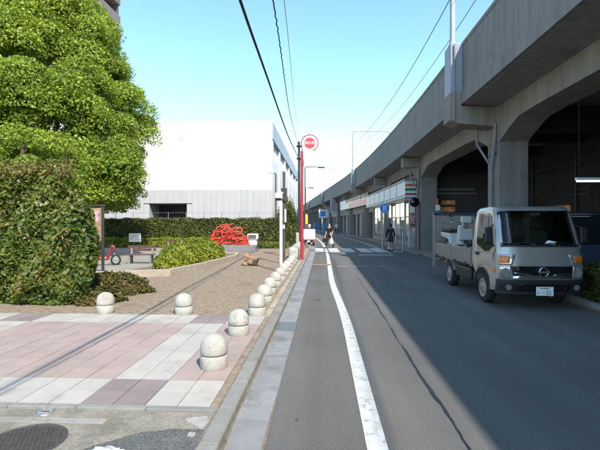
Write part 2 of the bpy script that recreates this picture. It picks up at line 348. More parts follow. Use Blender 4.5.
# ============================================================ THE GROUND
MB().box(-900, 900, -300, 2500, -.5, -.03).build('ground', 'ground', kind='structure')
road = MB().ribbon(-.45, 5.12, 0, yr(-40, 260, 3)).build('road', 'asphalt', kind='structure')
# painted marks and the tar seam belong to the road
def el(Y): t = min(1, max(0, (Y - 6.5) / 6.5)); return .322 - .15 * t * t * (3 - 2 * t)
b = MB(); Ys = yr(-6, 24.4, .8); v = []
for Y in Ys: v += [(el(Y) + cv(Y), Y, .004), (el(Y) + .155 + cv(Y), Y, .004)]
b.add(v, [(2 * i, 2 * i + 1, 2 * i + 3, 2 * i + 2) for i in range(len(Ys) - 1)]); b.build('edge_line', 'paint', road)
MB().ribbon(.17, .325, .004, yr(24.6, 120, 2)).build('edge_line', 'paint', road)
MB().ribbon(3.70, 3.85, .004, yr(24.2, 130, 2)).build('edge_line', 'paint', road)
for (l0, l1) in [(-.42, .10), (.40, 1.02), (1.32, 1.92), (2.22, 2.95), (3.1, 3.66)]:
    MB().ribbon(l0, l1, .004, yr(25.0, 29.0, 2)).build('crossing_bar', 'paint', road)
MB().ribbon(1.9, 3.66, .004, yr(22.6, 23.05, 1)).build('stop_line', 'paint', road)
MB().ribbon(-.40, .30, .004, [17.2, 17.5]).build('orange_mark', 'paint_orange', road)
for a, b in [(.55, .95), (1.2, 1.7), (2.0, 2.4)]:
    MB().ribbon(a, b, .004, [16.7, 16.85]).build('worn_mark', 'paint_faint', road)
MB().ribbon(.5, 3.6, .004, [30.3, 30.45]).build('worn_mark', 'paint_faint', road)
b = MB(); Ys = [2 + i * .08 for i in range(160)]; v = []
for i, Y in enumerate(Ys):
    x = 1.07 + .010 * math.sin(Y * .9) + .008 * math.sin(Y * 3.7) + .006 * random.uniform(-1, 1) + cv(Y); wd = max(.004, .011 + .008 * math.sin(Y * 3.3) * math.sin(Y * 1.9) + random.uniform(-.003, .006)) * (1 if Y < 9 else max(.25, 1 - (Y - 9) * .2))
    v += [(x - wd, Y, .0035), (x + wd, Y, .0035)]
b.add(v, [(2 * i, 2 * i + 1, 2 * i + 3, 2 * i + 2) for i in range(len(Ys) - 1)]); b.build('tar_seam', 'tar', road)
for k, (px, py, s) in enumerate([(297, 420, .018), (322, 382, .012), (318, 300, .05), (455, 392, .012)]):
    p = G(px, py); n = 16; MB().prism([(p.x + s * math.cos(a * 6.283 / n) * random.uniform(.75, 1.1), p.y + s * 1.5 * math.sin(a * 6.283 / n) * random.uniform(.75, 1.1)) for a in range(n)], .001, .0035).build('oil_spot', 'oil', road)

# kerb and gutter on the left
kerb = MB().sweep([(-.875, -.2), (-.735, -.2), (-.735, .02), (-.875, .02)], yr(-8, 150, 3)).build('kerb', 'brick_joint', kind='structure')
gut = MB().sweep([(-.735, -.2), (-.43, -.2), (-.43, -.002), (-.735, -.002)], yr(-8, 150, 3)).build('gutter', 'brick_joint', kind='structure')
y = 1.8; i = 0
while y < 26:
    d = cv(y)
    MB().sweep([(-.872, .02), (-.738, .02), (-.738, .085), (-.755, .102), (-.872, .104)], [y + .005, y + .595]).build('kerb_stone', 'kerb', kerb, bev=.006)
    if not (6.62 < y + .3 < 7.15): MB().sweep([(-.733, -.002), (-.435, -.002), (-.435, .006), (-.70, .012), (-.733, .02)], [y + .004, y + .596]).build('gutter_slab', 'gutter', gut, bev=.003)
    y += .6; i += 1
MB().sweep([(-.872, .02), (-.738, .02), (-.738, .10), (-.872, .104)], yr(26.4, 150, 3)).build('kerb_run', 'kerb', kerb)
MB().sweep([(-.733, -.002), (-.435, -.002), (-.435, .006), (-.733, .02)], yr(26.4, 150, 3)).build('gutter_run', 'gutter', gut)
for lat, z, wmin, wmax, mt in [(-.733, .022, .006, .030, 'silt'), (-.440, .0095, .004, .022, 'silt'), (-.878, .1065, .004, .018, 'silt')]:
    b = MB(); Ys = yr(1.8, 26, .09); v = []; ww = wmin
    for i, Y in enumerate(Ys):
        ww = min(wmax, max(wmin * .3, ww + random.uniform(-.006, .006))); v += [(lat - ww * .4, Y, z), (lat + ww * .6, Y, z - .002)]
    b.add(v, [(2 * i, 2 * i + 1, 2 * i + 3, 2 * i + 2) for i in range(len(Ys) - 1)]); b.build('silt_line', mt, gut)
b = MB().box(-.733, -.436, 6.605, 7.19, -.05, -.001); b.build('drain_pit', 'black_plastic', gut)
for k in range(14): MB().box(-.72, -.45, 6.62 + k * .041, 6.64 + k * .041, 0, .014).build('grate_bar', 'steel_grate', gut)
MB().box(-.733, -.72, 6.607, 7.188, 0, .015).box(-.45, -.437, 6.607, 7.188, 0, .015).build('grate_frame', 'steel_grate', gut)

# pavement with big square tiles
TY0, TY1 = 3.61, 7.23; NR = 12; tr = (TY1 - TY0) / NR; tw = .283
pav = MB().box(-9.0, -.876, TY0, TY1, -.2, ZP - .012).build('pavement', 'grout', kind='structure')
tm = {k: MB().box(-tw / 2 + .004, tw / 2 - .004, -tr / 2 + .004, tr / 2 - .004, -.02, 0).mesh('tile', k + '_tile') for k in ('white', 'pink', 'mauve')}
x = -.955; ci = 0
while x > -7.6:
    cyc = ci % 11; band = cyc in (2, 3)
    for r in range(NR):
        edge = r < 2 or r >= NR - 2
        kind = 'mauve' if (band and edge) else ('white' if (band or edge) else 'pink')
        o = link('tile', tm[kind], pav, (x - tw / 2, TY0 + (r + .5) * tr, ZP + random.uniform(-.0015, .0015)))
        o.rotation_euler = (random.uniform(-.002, .002), random.uniform(-.002, .002), 0)
    x -= tw; ci += 1
MB().box(-.953, -.877, TY0, TY1, ZP - .012, ZP - .003).build('edge_strip', 'brick', pav)
# plaza in small brown bricks
plaza = MB().prism([(-.876, TY1), (-.876, 20), (-1.05, 32), (-14, 32), (-14, TY1)], -.2, ZP - .010).build('plaza', 'brick_joint', kind='structure')
V = []; Fc = []; bl, bw = .2, .1
def brick(x0, y0):
    g = .004; z1 = ZP + random.uniform(-.003, .003); n = len(V)
    V.extend([(x0 + g, y0 + g, ZP - .02), (x0 + bl - g, y0 + g, ZP - .02), (x0 + bl - g, y0 + bw - g, ZP - .02), (x0 + g, y0 + bw - g, ZP - .02)] + [(x0 + g + .003, y0 + g + .003, z1), (x0 + bl - g - .003, y0 + g + .003, z1), (x0 + bl - g - .003, y0 + bw - g - .003, z1), (x0 + g + .003, y0 + bw - g - .003, z1)])
    Fc.extend([(n + 4, n + 5, n + 6, n + 7), (n, n + 1, n + 5, n + 4), (n + 1, n + 2, n + 6, n + 5), (n + 2, n + 3, n + 7, n + 6), (n + 3, n, n + 4, n + 7)])
r = 0; y = TY1 + .01
while y < 27.5:
    x = -1.08 - (bl / 2 if r % 2 else 0)
    while x > -8.4: brick(x, y); x -= bl
    y += bw; r += 1
mb = MB(); mb.add(V, Fc); mb.build('brick_paving', 'brick', plaza, kind='stuff')
MB().box(-.995, -.885, TY1 + .01, 27, ZP - .009, ZP + .001).build('edge_strip', 'planter', plaza)
MB().box(-14, -6.2, 12.3, 27.8, ZP - .01, ZP + .006).build('park_path', 'gravel_ground', kind='structure')
# strip between driveway and tiles, driveway apron at the bottom left
apron = MB().box(-9.0, -.876, 1.0, TY0 - .001, -.2, ZP - .02).build('driveway', 'apron', kind='structure')
for k in range(13):
    x1 = -.885 - k * .6; MB().box(x1 - .594, x1, TY0 - .075, TY0 - .004, ZP - .03, ZP + .004).build('kerb_stone', 'kerb', apron, bev=.006)
for k in range(10):
    x1 = -1.72 - k * .6; MB().box(x1 - .592, x1, 3.30, 3.375, ZP - .03, ZP - .014).build('edge_slab', 'apron_edge', apron, bev=.004)
pa = [G(118, 428, ZP), G(150, 415, ZP), G(205, 409, ZP)]
MB().prism([(-.885, 1.0)] + [(x_ + random.uniform(-.01, .01), y_ + random.uniform(-.014, .014)) for x_, y_ in [(-.885, 3.22), (-.95, 3.24), (-1.05, 3.24), (-1.15, 3.24), (-1.25, 3.21), (-1.35, 3.17), (-1.44, 3.12), (-1.52, 3.05), (-1.60, 2.98), (-1.68, 2.9), (-1.74, 2.8)]] + [(-2.0, 1.0)], ZP - .03, ZP - .014).build('asphalt_patch', 'asphalt_dark', apron)
def ragged(pts, amp, n=5, seed=3):
    rr = random.Random(seed); out = []
    for a, b_ in zip(pts, pts[1:] + pts[:1]):
        for i in range(n): t = i / n; out.append((a[0] + (b_[0] - a[0]) * t + rr.uniform(-amp, amp), a[1] + (b_[1] - a[1]) * t + rr.uniform(-amp, amp)))
    return out
MB().prism(ragged([(-1.02, 3.32), (-.92, 3.25), (-.90, 3.36), (-.94, 3.45), (-1.05, 3.44), (-1.10, 3.38)], .012), ZP - .02, ZP - .009).build('mortar_patch', 'mortar', apron)
MB().prism(ragged([(-1.0, 3.12), (-.95, 3.12), (-.94, 3.18), (-.99, 3.19)], .008, 4, 5), ZP - .02, ZP - .009).build('mortar_patch', 'mortar', apron)
MB().prism(ragged([(-1.62, 2.84), (-1.38, 2.83), (-1.36, 2.90), (-1.45, 2.95), (-1.58, 2.94)], .012, 5, 9), ZP - .02, ZP - .008).build('paint_remnant', 'paint', apron)
# manhole lid and little valve cover
c = G(25, 442, ZP - .02); mh = thing('manhole_cover', 'round dark iron manhole cover in the driveway', 'manhole cover', (c.x, c.y, ZP - .02))
MB().lathe([(.275, -.03), (.275, .006), (.258, .009), (.256, .003)], 48).build('rim', 'iron', mh)
MB().lathe([(.255, -.03), (.255, .002)], 48).build('lid', 'iron', mh)
b = MB()
for ix in range(-8, 9):
    for iy in range(-8, 9):
        X, Yc = ix * .034 + (.017 if iy % 2 else 0), iy * .034
        if X * X + Yc * Yc < .054: b.box(X - .012, X + .012, Yc - .012, Yc + .012, .002, .007)
b.build('tread', 'iron', mh, kind='stuff')
c = G(45, 412.0, ZP - .02); vc = thing('valve_cover', 'small round grey metal cover near the tile edge', 'cover', (c.x, c.y, ZP - .02))
MB().lathe([(.075, -.03), (.075, .006), (.065, .008), (.063, .003)], 28).build('rim', 'steel_grate', vc)
MB().lathe([(.061, -.03), (.061, .005)], 28).build('lid', 'gutter', vc); MB().box(-.035, .035, -.006, .006, .005, .008).build('slot', 'iron', vc)
# right-hand kerb, pavement in front of the shops, ground under the viaduct
rk = MB().sweep([(5.125, -.2), (5.29, -.2), (5.29, .02), (5.125, .02)], yr(-8, 22.8, 3)).build('kerb', 'brick_joint', kind='structure')
y = 6.2
while y < 22.4:
    MB().box(5.13, 5.285, y + .006, y + .594, .02, .13).build('kerb_stone', 'kerb', rk, bev=.012); y += .6
shop_pav = MB().sweep([(4.9, -.2), (14, -.2), (14, .055), (4.9, .055)], yr(23, 140, 3)).build('pavement', 'apron', kind='structure')
MB().box(5.291, 16, -20, 22.99, -.3, .02).build('parking_ground', 'asphalt_dark', kind='structure')

# ============================================================ VIADUCT
SP = 11.58; CY = [15.73 + SP * k for k in range(-4, 20)]
via = thing('viaduct', 'long concrete railway viaduct curving along the right of the street', 'viaduct')
Yend = CY[-1]
MB().sweep([(4.93, 5.78), (6.03, 5.70), (14.6, 5.70), (14.6, 6.2), (4.93, 6.2)], yr(CY[0], Yend)).build('deck_slab', 'concrete', via)
MB().sweep([(5.2, 6.2), (14.4, 6.2), (14.4, 6.7), (5.2, 6.7)], yr(CY[0], Yend)).build('ballast_bed', 'ballast', via)
for k, Yc in enumerate(CY[:-1]):
    for q in range(3):
        a, b_ = Yc + SP / 3 * q, Yc + SP / 3 * (q + 1)
        MB().sweep([(4.80, 5.79), (4.94, 5.79), (4.94, 6.24), (5.06, 6.24), (5.06, 7.97), (4.84, 7.97), (4.84, 7.86), (4.87, 7.84), (4.87, 6.27), (4.80, 6.22)], yr(a + .01, b_ - .01)).build('parapet_panel', 'concrete', via)
    ya, yb = Yc + .48, Yc + SP - .48; ys = [ya, ya + .5, ya + 1.0, ya + 1.5, ya + 2.6, (ya + yb) / 2, yb - 2.6, yb - 1.5, yb - 1.0, yb - .5, yb]; zs = [4.46, 4.66, 4.85, 4.99, 5.03, 5.03, 5.03, 4.99, 4.85, 4.66, 4.46]
    for l0 in (6.05, 12.2):
        b = MB(); v = []
        for Y, z in zip(ys, zs):
            d = cv(Y); v += [(l0 + d, Y, z), (l0 + .96 + d, Y, z), (l0 + .96 + d, Y, 5.715), (l0 + d, Y, 5.715)]
        n = len(ys); f = [(i * 4 + j, (i + 1) * 4 + j, (i + 1) * 4 + (j + 1) % 4, i * 4 + (j + 1) % 4) for i in range(n - 1) for j in range(4)] + [(0, 1, 2, 3), (4 * n - 1, 4 * n - 2, 4 * n - 3, 4 * n - 4)]
        b.add(v, f).build('girder', 'concrete_warm', via)
    for Yq in (Yc + SP / 3, Yc + 2 * SP / 3):
        d = cv(Yq); MB().box(7.0 + d, 12.21 + d, Yq - .2, Yq + .2, 5.2, 5.71).build('cross_beam', 'concrete_shade', via)
for Yc in CY:
    d = cv(Yc)
    for l0 in (6.03, 12.2): MB().box(l0 + d, l0 + 1.0 + d, Yc - .5, Yc + .5, -.1, 4.47).build('column', 'concrete', via, bev=.03)
    for l0 in (6.0, 12.17): MB().box(l0 + d, l0 + 1.06 + d, Yc - .53, Yc + .53, 4.45, 5.72).build('column_head', 'concrete_warm', via, bev=.03)
    MB().box(7.05 + d, 12.18 + d, Yc - .35, Yc + .35, 4.9, 5.71).build('cross_beam', 'concrete_shade', via)
    # cantilever bracket and pilaster on the road side
    if (CY.index(Yc) - 4) % 3: MB().box(4.99 + d, 5.998 + d, Yc - .33, Yc + .33, 5.12, 5.695).build('bracket', 'concrete_warm', via)
    b = MB(); v = []
    for yy in (Yc - .36, Yc + .46): v += [(4.42 + d, yy, 5.26), (4.75 + d, yy, 5.14), (6.02 + d, yy, 5.02), (6.02 + d, yy, 5.695), (4.99 + d, yy, 5.74), (4.795 + d, yy, 5.76), (4.795 + d, yy, 6.20), (4.42 + d, yy, 6.20)]
    if (CY.index(Yc) - 4) % 3 == 0: b.add(v, [(0, 1, 2, 3, 4, 5, 6, 7), tuple(range(15, 7, -1))] + [(i, 8 + i, 8 + (i + 1) % 8, (i + 1) % 8) for i in range(8)]).build('bracket', 'concrete_warm', via)
    if (CY.index(Yc) - 4) % 3 == 0: MB().box(4.45 + d, 4.865 + d, Yc - .33, Yc + .43, 6.205, 7.95).build('pilaster', 'roof_grey', via, bev=.02)
    # drain pipes joining in a Y on the column's road face
    x = 5.94 + d
    MB().tube([(x, Yc - .42, 5.10), (x, Yc - .42, 4.7), (x - .02, Yc - .36, 4.2), (x, Yc - .1, 3.62), (x, Yc - .1, .05)], .055).build('drain_pipe', 'pipe', via)
    MB().tube([(x - .4, Yc + .25, 5.06), (x - .38, Yc + .25, 4.5), (x - .02, Yc - .02, 3.72), (x, Yc - .1, 3.5)], .045).build('drain_pipe', 'pipe', via)
    for zc in (3.55, 2.2, 1.0): MB().lathe([(.075, -.03), (.075, .03)], 12, (x, Yc - .1, zc)).build('pipe_collar', 'pipe', via)
    MB().box(5.985 + d, 6.028 + d, Yc - .3, Yc + .3, 4.06, 4.12).build('pipe_strap', 'dark_metal', via)
# catenary masts every third column
mast_words = {1: 'nearest tall grey mast on the viaduct edge, cut by the top of the picture', 4: 'grey mast with long arm over the tracks above the striped shop', 7: 'thin distant grey mast with arm farther along the viaduct', 10: 'smallest and farthest grey mast on the viaduct'}
Wz = []
for k, Yc in enumerate(CY):
    if (k - 4) % 3: continue
    d = cv(Yc); j = k - 4
    q = [(1), (4), (7), (10)][min(j // 3, 3)] if 0 <= j <= 9 else None
    if q is None: continue
    m = thing('catenary_mast', mast_words[q], 'mast', (4.63 + d, Yc + .05, 5.3), group='masts on the viaduct')
    MB().tube([(0, 0, 2.66), (0, 0, 6.2), (0, 0, 6.7), (.06, 0, 6.92), (.22, 0, 7.05), (.5, 0, 7.08), (4.3, 0, 7.0)], [.1, .095, .09, .085, .08, .075, .05], 10).build('pole', 'galv', m)
    MB().lathe([(.17, 2.65), (.17, 2.70), (.12, 2.71), (.12, 2.85)], 12).build('base_flange', 'galv', m)
    MB().tube([(-.06, -.44, -.05), (-.06, -.44, 2.6)], .03).build('conduit', 'pipe', m)
    MB().box(4.15, 4.45, -.12, .12, 6.86, 6.98).build('end_fitting', 'galv', m)
    MB().tube([(4.2, 0, 6.9), (4.2, 0, 6.3)], .05).build('insulator', 'pipe', m)
    MB().tube([(1.9, 0, 7.0), (1.9, 0, 6.1)], .03).build('insulator', 'pipe', m)
for i, (lat, z, rr, lb) in enumerate([(5.55, 11.6, .02, 'upper overhead railway wire beside the mast'), (6.5, 11.3, .016, 'middle overhead railway wire above the parapet'), (7.3, 11.2, .012, 'thinnest overhead railway wire nearest the tracks')]):
    pts = []
    for Y in yr(-20, 200, 2.9):
        t = ((Y - 15.7) % 34.74) / 34.74; pts.append((lat + cv(Y), Y, z - .35 * 4 * t * (1 - t)))
    tag(MB().tube(pts, rr, 5).build('overhead_wire', 'wire'), lb, 'wire', 'railway wires over the viaduct')
# dark space under the viaduct: rear wall with shutters and windows
bw = thing('rear_wall', 'shaded wall with pipes and window strips deep under the viaduct', 'wall')
MB().sweep([(11.4, -.1), (11.6, -.1), (11.6, 5.69), (11.4, 5.69)], yr(-14, 140)).build('wall_panel', 'concrete_shade', bw)  # wall colour carries the shade below the slab
MB().box(7.1, 11.39, -14.2, -14, -.1, 5.68).build('end_wall', 'concrete_shade', bw)
for z in (4.6, 4.25, 3.2): MB().tube([(11.3, -10, z), (11.3, 60, z)], .04, 6).build('pipe', 'dark_metal', bw)
for Y in (9, 13, 20, 24): MB().tube([(11.3, Y, .1), (11.3, Y, 4.9)], .05, 6).build('pipe', 'dark_metal', bw)
for (Y0, Y1, z0, z1, mt) in [(20.6, 22.4, 2.05, 2.5, 'warm_window'), (23.0, 25.2, 2.05, 2.5, 'warm_window'), (19.5, 25.8, .1, 1.8, 'shutter'), (13.4, 15.3, 1.9, 2.35, 'warm_window'), (9.5, 13.0, .1, 1.8, 'shutter')]:
    MB().box(11.33, 11.4, Y0, Y1, z0, z1).build('window' if mt == 'warm_window' else 'shutter', mt, bw)
    MB().box(11.30, 11.39, Y0 - .08, Y1 + .08, z1 + .002, z1 + .08).build('lintel', 'dark_metal', bw)
for z in (2.9, 3.1): MB().box(11.32, 11.395, 19, 26, z, z + .06).build('rail', 'dark_metal', bw)
p = atY(590.5, 181, 12.0)
tl = thing('strip_light', 'lit fluorescent strip lamp hanging in the dark under the viaduct', 'lamp', (p.x, 12.0, p.z))
MB().box(-.38, .38, -.05, .05, .02, .09).build('housing', 'white_paint', tl); MB().tube([(-.36, 0, -.005), (.36, 0, -.005)], .022).build('tube', 'tube_light', tl)
for sx in (-.3, .3): MB().tube([(sx, 0, .09), (sx, 0, 5.69 - p.z)], .008, 5).build('hanger', 'dark_metal', tl)

# ============================================================ SHOPS UNDER THE VIADUCT
st = thing('convenience_store', 'corner shop under the viaduct with orange, green and red striped canopy', 'shop')
FY0, FY1 = 28.5, 46.2
MB().sweep([(5.42, 3.38), (6.16, 3.38), (6.16, 4.42), (5.42, 4.42)], yr(FY0, FY1)).build('canopy', 'fascia_white', st)
MB().sweep([(5.37, 4.425), (6.2, 4.425), (6.2, 4.56), (5.37, 4.56)], yr(FY0 - .05, FY1)).build('canopy_cap', 'pipe', st)
MB().sweep([(5.39, 3.28), (6.18, 3.28), (6.18, 3.375), (5.39, 3.375)], yr(FY0 - .03, FY1)).build('canopy_trim', 'pipe', st)
for z0, z1, mt in [(4.07, 4.22, 'stripe_orange'), (3.78, 3.95, 'stripe_green'), (3.50, 3.62, 'stripe_red')]:
    MB().box(5.43 + cv(FY0), 6.15 + cv(FY0), FY0 - .014, FY0 - .002, z0, z1).build('stripe', mt, st)
MB().sweep([(5.405, 3.46), (5.419, 3.46), (5.419, 3.52), (5.405, 3.52)], yr(FY0 + .01, FY1)).build('stripe', 'stripe_green', st)
for Y in yr(FY0 + .3, FY1, 2.9)[1:-1]: MB().sweep([(5.404, 3.54), (5.419, 3.54), (5.419, 4.40), (5.404, 4.40)], [Y, Y + .05]).build('canopy_joint', 'dark_metal', st)
# glazing bays
bays = yr(29.0, 45.6, 1.7); gl = ['store_glass', 'poster_green', 'store_glass', 'shop_light', 'store_glass', 'store_glass', 'shop_light', 'store_glass', 'store_glass', 'poster_green']
for i, (a, b_) in enumerate(zip(bays[:-1], bays[1:])):
    MB().sweep([(6.24, .42), (6.27, .42), (6.27, 2.1), (6.24, 2.1)], [a + .05, b_ - .05]).build('window_pane', 'store_glass', st)
    MB().sweep([(6.24, 2.16), (6.27, 2.16), (6.27, 3.2), (6.24, 3.2)], [a + .05, b_ - .05]).build('window_pane', 'shop_light' if i % 3 != 1 else 'store_glass', st)
    MB().sweep([(6.18, .06), (6.32, .06), (6.32, 3.28), (6.18, 3.28)], [a - .045, a + .045]).build('mullion', 'galv', st)
    if i % 2 == 0: MB().sweep([(6.222, .9), (6.236, .9), (6.236, 1.9), (6.222, 1.9)], [a + .3, b_ - .4]).build('poster', ['poster_red', 'sign_white', 'poster_green'][i % 3], st)
MB().sweep([(6.15, .056), (6.35, .056), (6.35, .40), (6.15, .40)], yr(28.2, 46)).build('plinth', 'shop_wall', st)
MB().sweep([(6.40, .056), (6.6, .056), (6.6, 4.9), (6.40, 4.9)], yr(28.2, 46)).build('wall', 'shop_wall', st)
MB().sweep([(6.36, 4.57), (6.6, 4.57), (6.6, 5.65), (6.36, 5.65)], yr(28.2, 46)).build('upper_wall', 'concrete_warm', st)
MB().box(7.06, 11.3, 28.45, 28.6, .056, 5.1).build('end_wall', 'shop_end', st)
for z0, z1, mt, x0, x1, nm in [(3.80, 3.90, 'galv', 7.3, 9.7, 'louvre_rail'), (3.55, 3.63, 'galv', 7.3, 9.9, 'louvre_rail'), (2.88, 3.14, 'warm_window', 7.65, 8.5, 'window'), (2.40, 2.72, 'warm_window', 7.5, 8.5, 'window'), (1.5, 2.2, 'store_glass', 7.4, 9.0, 'window')]:
    MB().box(x0, x1, 28.40, 28.449, z0, z1).build(nm, mt, st)
d = cv(28.4)
MB().box(5.65 + d, 6.02 + d, 28.25, 28.33, 1.35, 3.0).build('poster_board', 'poster_red', st); MB().box(5.68 + d, 5.99 + d, 28.24, 28.248, 2.35, 2.85).build('poster', 'sign_white', st); MB().box(5.68 + d, 5.99 + d, 28.24, 28.248, 1.42, 1.62).build('poster', 'poster_green', st)
for x_ in (5.63, 6.03): MB().tube([(x_ + d, 28.29, .056), (x_ + d, 28.29, 3.1)], .025, 6).build('poster_post', 'galv', st)
MB().box(5.72 + d, 6.0 + d, 28.5, 29.1, .056, 1.15).build('machine', 'galv', st, bev=.02)
MB().box(5.95 + cv(27), 6.0 + cv(27), 26.86, 27.05, .056, 2.95).build('rusty_post', 'rust', st)

iz = thing('sign_shop', 'shuttered shops under the viaduct below a long red and white sign', 'shop')
MB().sweep([(5.60, 3.72), (5.78, 3.72), (5.78, 5.02), (5.60, 5.02)], yr(47.2, 68.5)).build('sign_board', 'sign_white', iz)
MB().sweep([(5.57, 4.62), (5.595, 4.62), (5.595, 5.0), (5.57, 5.0)], yr(47.3, 62)).build('sign_strip', 'tower_dark', iz)
MB().sweep([(5.57, 3.80), (5.595, 3.80), (5.595, 4.58), (5.57, 4.58)], yr(47.3, 57.5)).build('sign_panel', 'sign_red', iz)
MB().sweep([(5.57, 3.80), (5.595, 3.80), (5.595, 4.4), (5.57, 4.4)], yr(58, 60.5)).build('sign_panel', 'sign_yellow', iz)
for k in range(9):                        # unreadable brush marks on the sign
    Y = 47.9 + k * 1.55
    for q in range(3): MB().sweep([(5.55, 4.7 + q * .09), (5.566, 4.7 + q * .09), (5.566, 4.75 + q * .09), (5.55, 4.75 + q * .09)], [Y + .1 * (q % 2), Y + .9 - .15 * (q % 2)]).build('brush_mark', 'sign_white', iz)
    MB().sweep([(5.55, 4.66), (5.564, 4.66), (5.564, 4.96), (5.55, 4.96)], [Y + .45, Y + .56]).build('brush_mark', 'sign_white', iz)
for k in range(4):
    Y = 48.2 + k * 2.4
    for (a, b_, z0, z1) in [(0, 1.5, 4.35, 4.45), (.1, 1.4, 4.05, 4.13), (.6, .8, 3.86, 4.5), (0, .2, 3.86, 4.3), (1.2, 1.4, 3.86, 4.3)]:
        MB().sweep([(5.55, z0), (5.566, z0), (5.566, z1), (5.55, z1)], [Y + a, Y + b_]).build('brush_mark', 'fascia_white', iz)
segs = yr(46.6, 104, 3.86); 
for i, (a, b_) in enumerate(zip(segs[:-1], segs[1:])):
    MB().sweep([(6.3, .056), (6.5, .056), (6.5, 5.6), (6.3, 5.6)], [a, a + .55]).build('pier', 'shop_wall', iz)
    MB().sweep([(6.34, 2.9), (6.5, 2.9), (6.5, 5.6), (6.34, 5.6)], [a + .552, b_ - .002]).build('upper_wall', 'shop_wall', iz)
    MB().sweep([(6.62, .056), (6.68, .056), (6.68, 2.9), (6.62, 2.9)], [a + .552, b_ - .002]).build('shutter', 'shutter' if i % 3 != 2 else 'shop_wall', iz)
sb = thing('projecting_sign', 'grey box sign sticking out below the far viaduct', 'sign', (5.0 + cv(72), 72, 3.4))
MB().box(-.5, .5, -.12, .12, 0, 2.3).build('box', 'galv', sb, bev=.03); MB().box(.5, 1.4, -.04, .04, .5, .6).build('bracket', 'dark_metal', sb); MB().box(-.4, .4, -.135, -.122, .2, 2.1).build('face', 'far_wall', sb)
p = atY(323, 214, 78.)
bs = thing('parking_sign', 'square blue and white sign on a post at the far end of the street', 'sign', (p.x, 78, .05))
MB().tube([(0, 0, 0), (0, 0, p.z + .4)], .06).build('post', 'galv', bs); MB().box(-.75, .75, -.1, -.02, p.z - .75, p.z + .75).build('panel', 'fascia_white', bs); MB().box(-.45, .45, -.12, -.102, p.z - .45, p.z + .45).build('emblem', 'sign_blue', bs)
for (px, py, Y, mt, lb) in [(325, 228, 72., 'banner_blue', 'light blue banner standing by the far pavement'), (318, 227.5, 84., 'sign_blue', 'dark blue machine standing by the far viaduct columns')]:
    p = atY(px, py, Y); o = thing('street_banner', lb, 'banner', (p.x, Y, 0)); MB().box(-.30, .30, -.03, .03, .45, 1.65).build('cloth', mt, o); MB().tube([(-.45, 0, 0), (-.45, 0, 1.9)], .025).build('pole', 'galv', o); MB().box(-.55, .55, -.25, .25, 0, .06).build('base', 'dark_metal', o)

# ============================================================ WHITE HALL
BX, BY, BH = -3.65, 31.0, 9.0
hall = thing('white_hall', 'large windowless white panelled hall behind the hedge', 'building')
MB().box(-24, BX - .30, BY + .06, 62.2, 3.12, BH - .05).build('wall_core', 'joint', hall)
MB().box(-24, -12.7, BY + .06, 62.2, 0, 3.118).box(-9.9, BX - .30, BY + .06, 62.2, 0, 3.118).box(-12.699, -9.901, 35, 62, 0, 3.118).build('lower_core', 'joint', hall)
MB().box(-24.05, BX + .02, BY - .02, 62.25, BH - .049, BH + .06).build('roof_coping', 'white_clad', hall)
pw = .4495
meshes = {}
def panel(x0, x1, z0, z1, mt):
    k = (round(x1 - x0, 3), round(z1 - z0, 3), mt)
    if k not in meshes: meshes[k] = MB().box(.004, x1 - x0 - .004, 0, .05, .004, z1 - z0 - .004).mesh('wall_panel', mt)
    link('wall_panel', meshes[k], hall, (x0, BY, z0))
x = BX
for i in range(44):
    x0 = x - pw
    for z0, z1, mt in ((5.25, BH - .05, 'white_clad'), (4.08, 5.25, 'white_clad')): panel(x0, x, z0, z1, mt)
    if x0 < -9.9 + .01 and x > -12.7: panel(x0, x, 3.12, 4.08, 'grey_clad')
    else: panel(x0, x, .3, 4.08, 'grey_clad')
    x = x0
MB().box(-12.72, -9.88, 34.6, 34.9, 0, 3.1).build('gate_back', 'concrete_shade', hall)
for i in range(14): MB().box(-12.66 + i * .2, -12.52 + i * .2, 33.0, 33.06, .1, 2.95).build('gate_slat', 'tower_dark', hall)
MB().box(-12.7, -9.9, 32.98, 33.08, 2.96, 3.11).build('gate_rail', 'tower_dark', hall)
p = atY(181, 138, BY); MB().lathe([(.10, -.03), (.10, 0), (.06, .0)], 14, (p.x, BY - .001, p.z), 'y').build('vent', 'joint', hall)
# road-facing side: fascia band, window bays between white piers
MB().box(BX - .25, BX + .06, BY + .065, 62.2, 7.75, 8.945).build('fascia', 'roof_grey', hall)
nb = 6; L_ = (62.2 - BY) / nb
for i in range(nb):
    a = BY + i * L_
    MB().box(BX - .3, BX, a + .062, a + .9, 0, 7.745).build('pier', 'white_clad', hall)
    MB().box(BX - .3, BX - .18, a + .902, a + L_ + .058, 6.55, 7.745).build('window', 'store_glass', hall)
    for q in range(1, 4): MB().box(BX - .178, BX - .12, a + .9 + (L_ - .84) * q / 4 - .04, a + .9 + (L_ - .84) * q / 4 + .04, 6.56, 7.74).build('mullion', 'white_clad', hall)
    for q in range(3):
        aa = a + .902 + (L_ - .844) * q / 3; MB().box(BX - .3, BX - .06, aa + .006, aa + (L_ - .844) / 3 - .006, 2.0, 6.545).build('wall_panel', 'white_clad', hall)
        MB().box(BX - .3, BX - .08, aa + .006, aa + (L_ - .844) / 3 - .006, .0, 1.99).build('wall_panel', 'grey_clad', hall)
# wire fence on the hedge line
fe = thing('boundary_fence', 'thin grey metal fence with posts just above the long hedge', 'fence', (0, 29.6, 0))
for i in range(12): MB().tube([(-17 + i * 1.25, 0, 0), (-17 + i * 1.25, 0, 2.42)], .022, 6).build('post', 'pipe', fe)
for z in (2.40, 2.05, 1.7): MB().tube([(-17, 0, z), (-3.25, 0, z)], .008, 5).build('rail', 'pipe', fe)

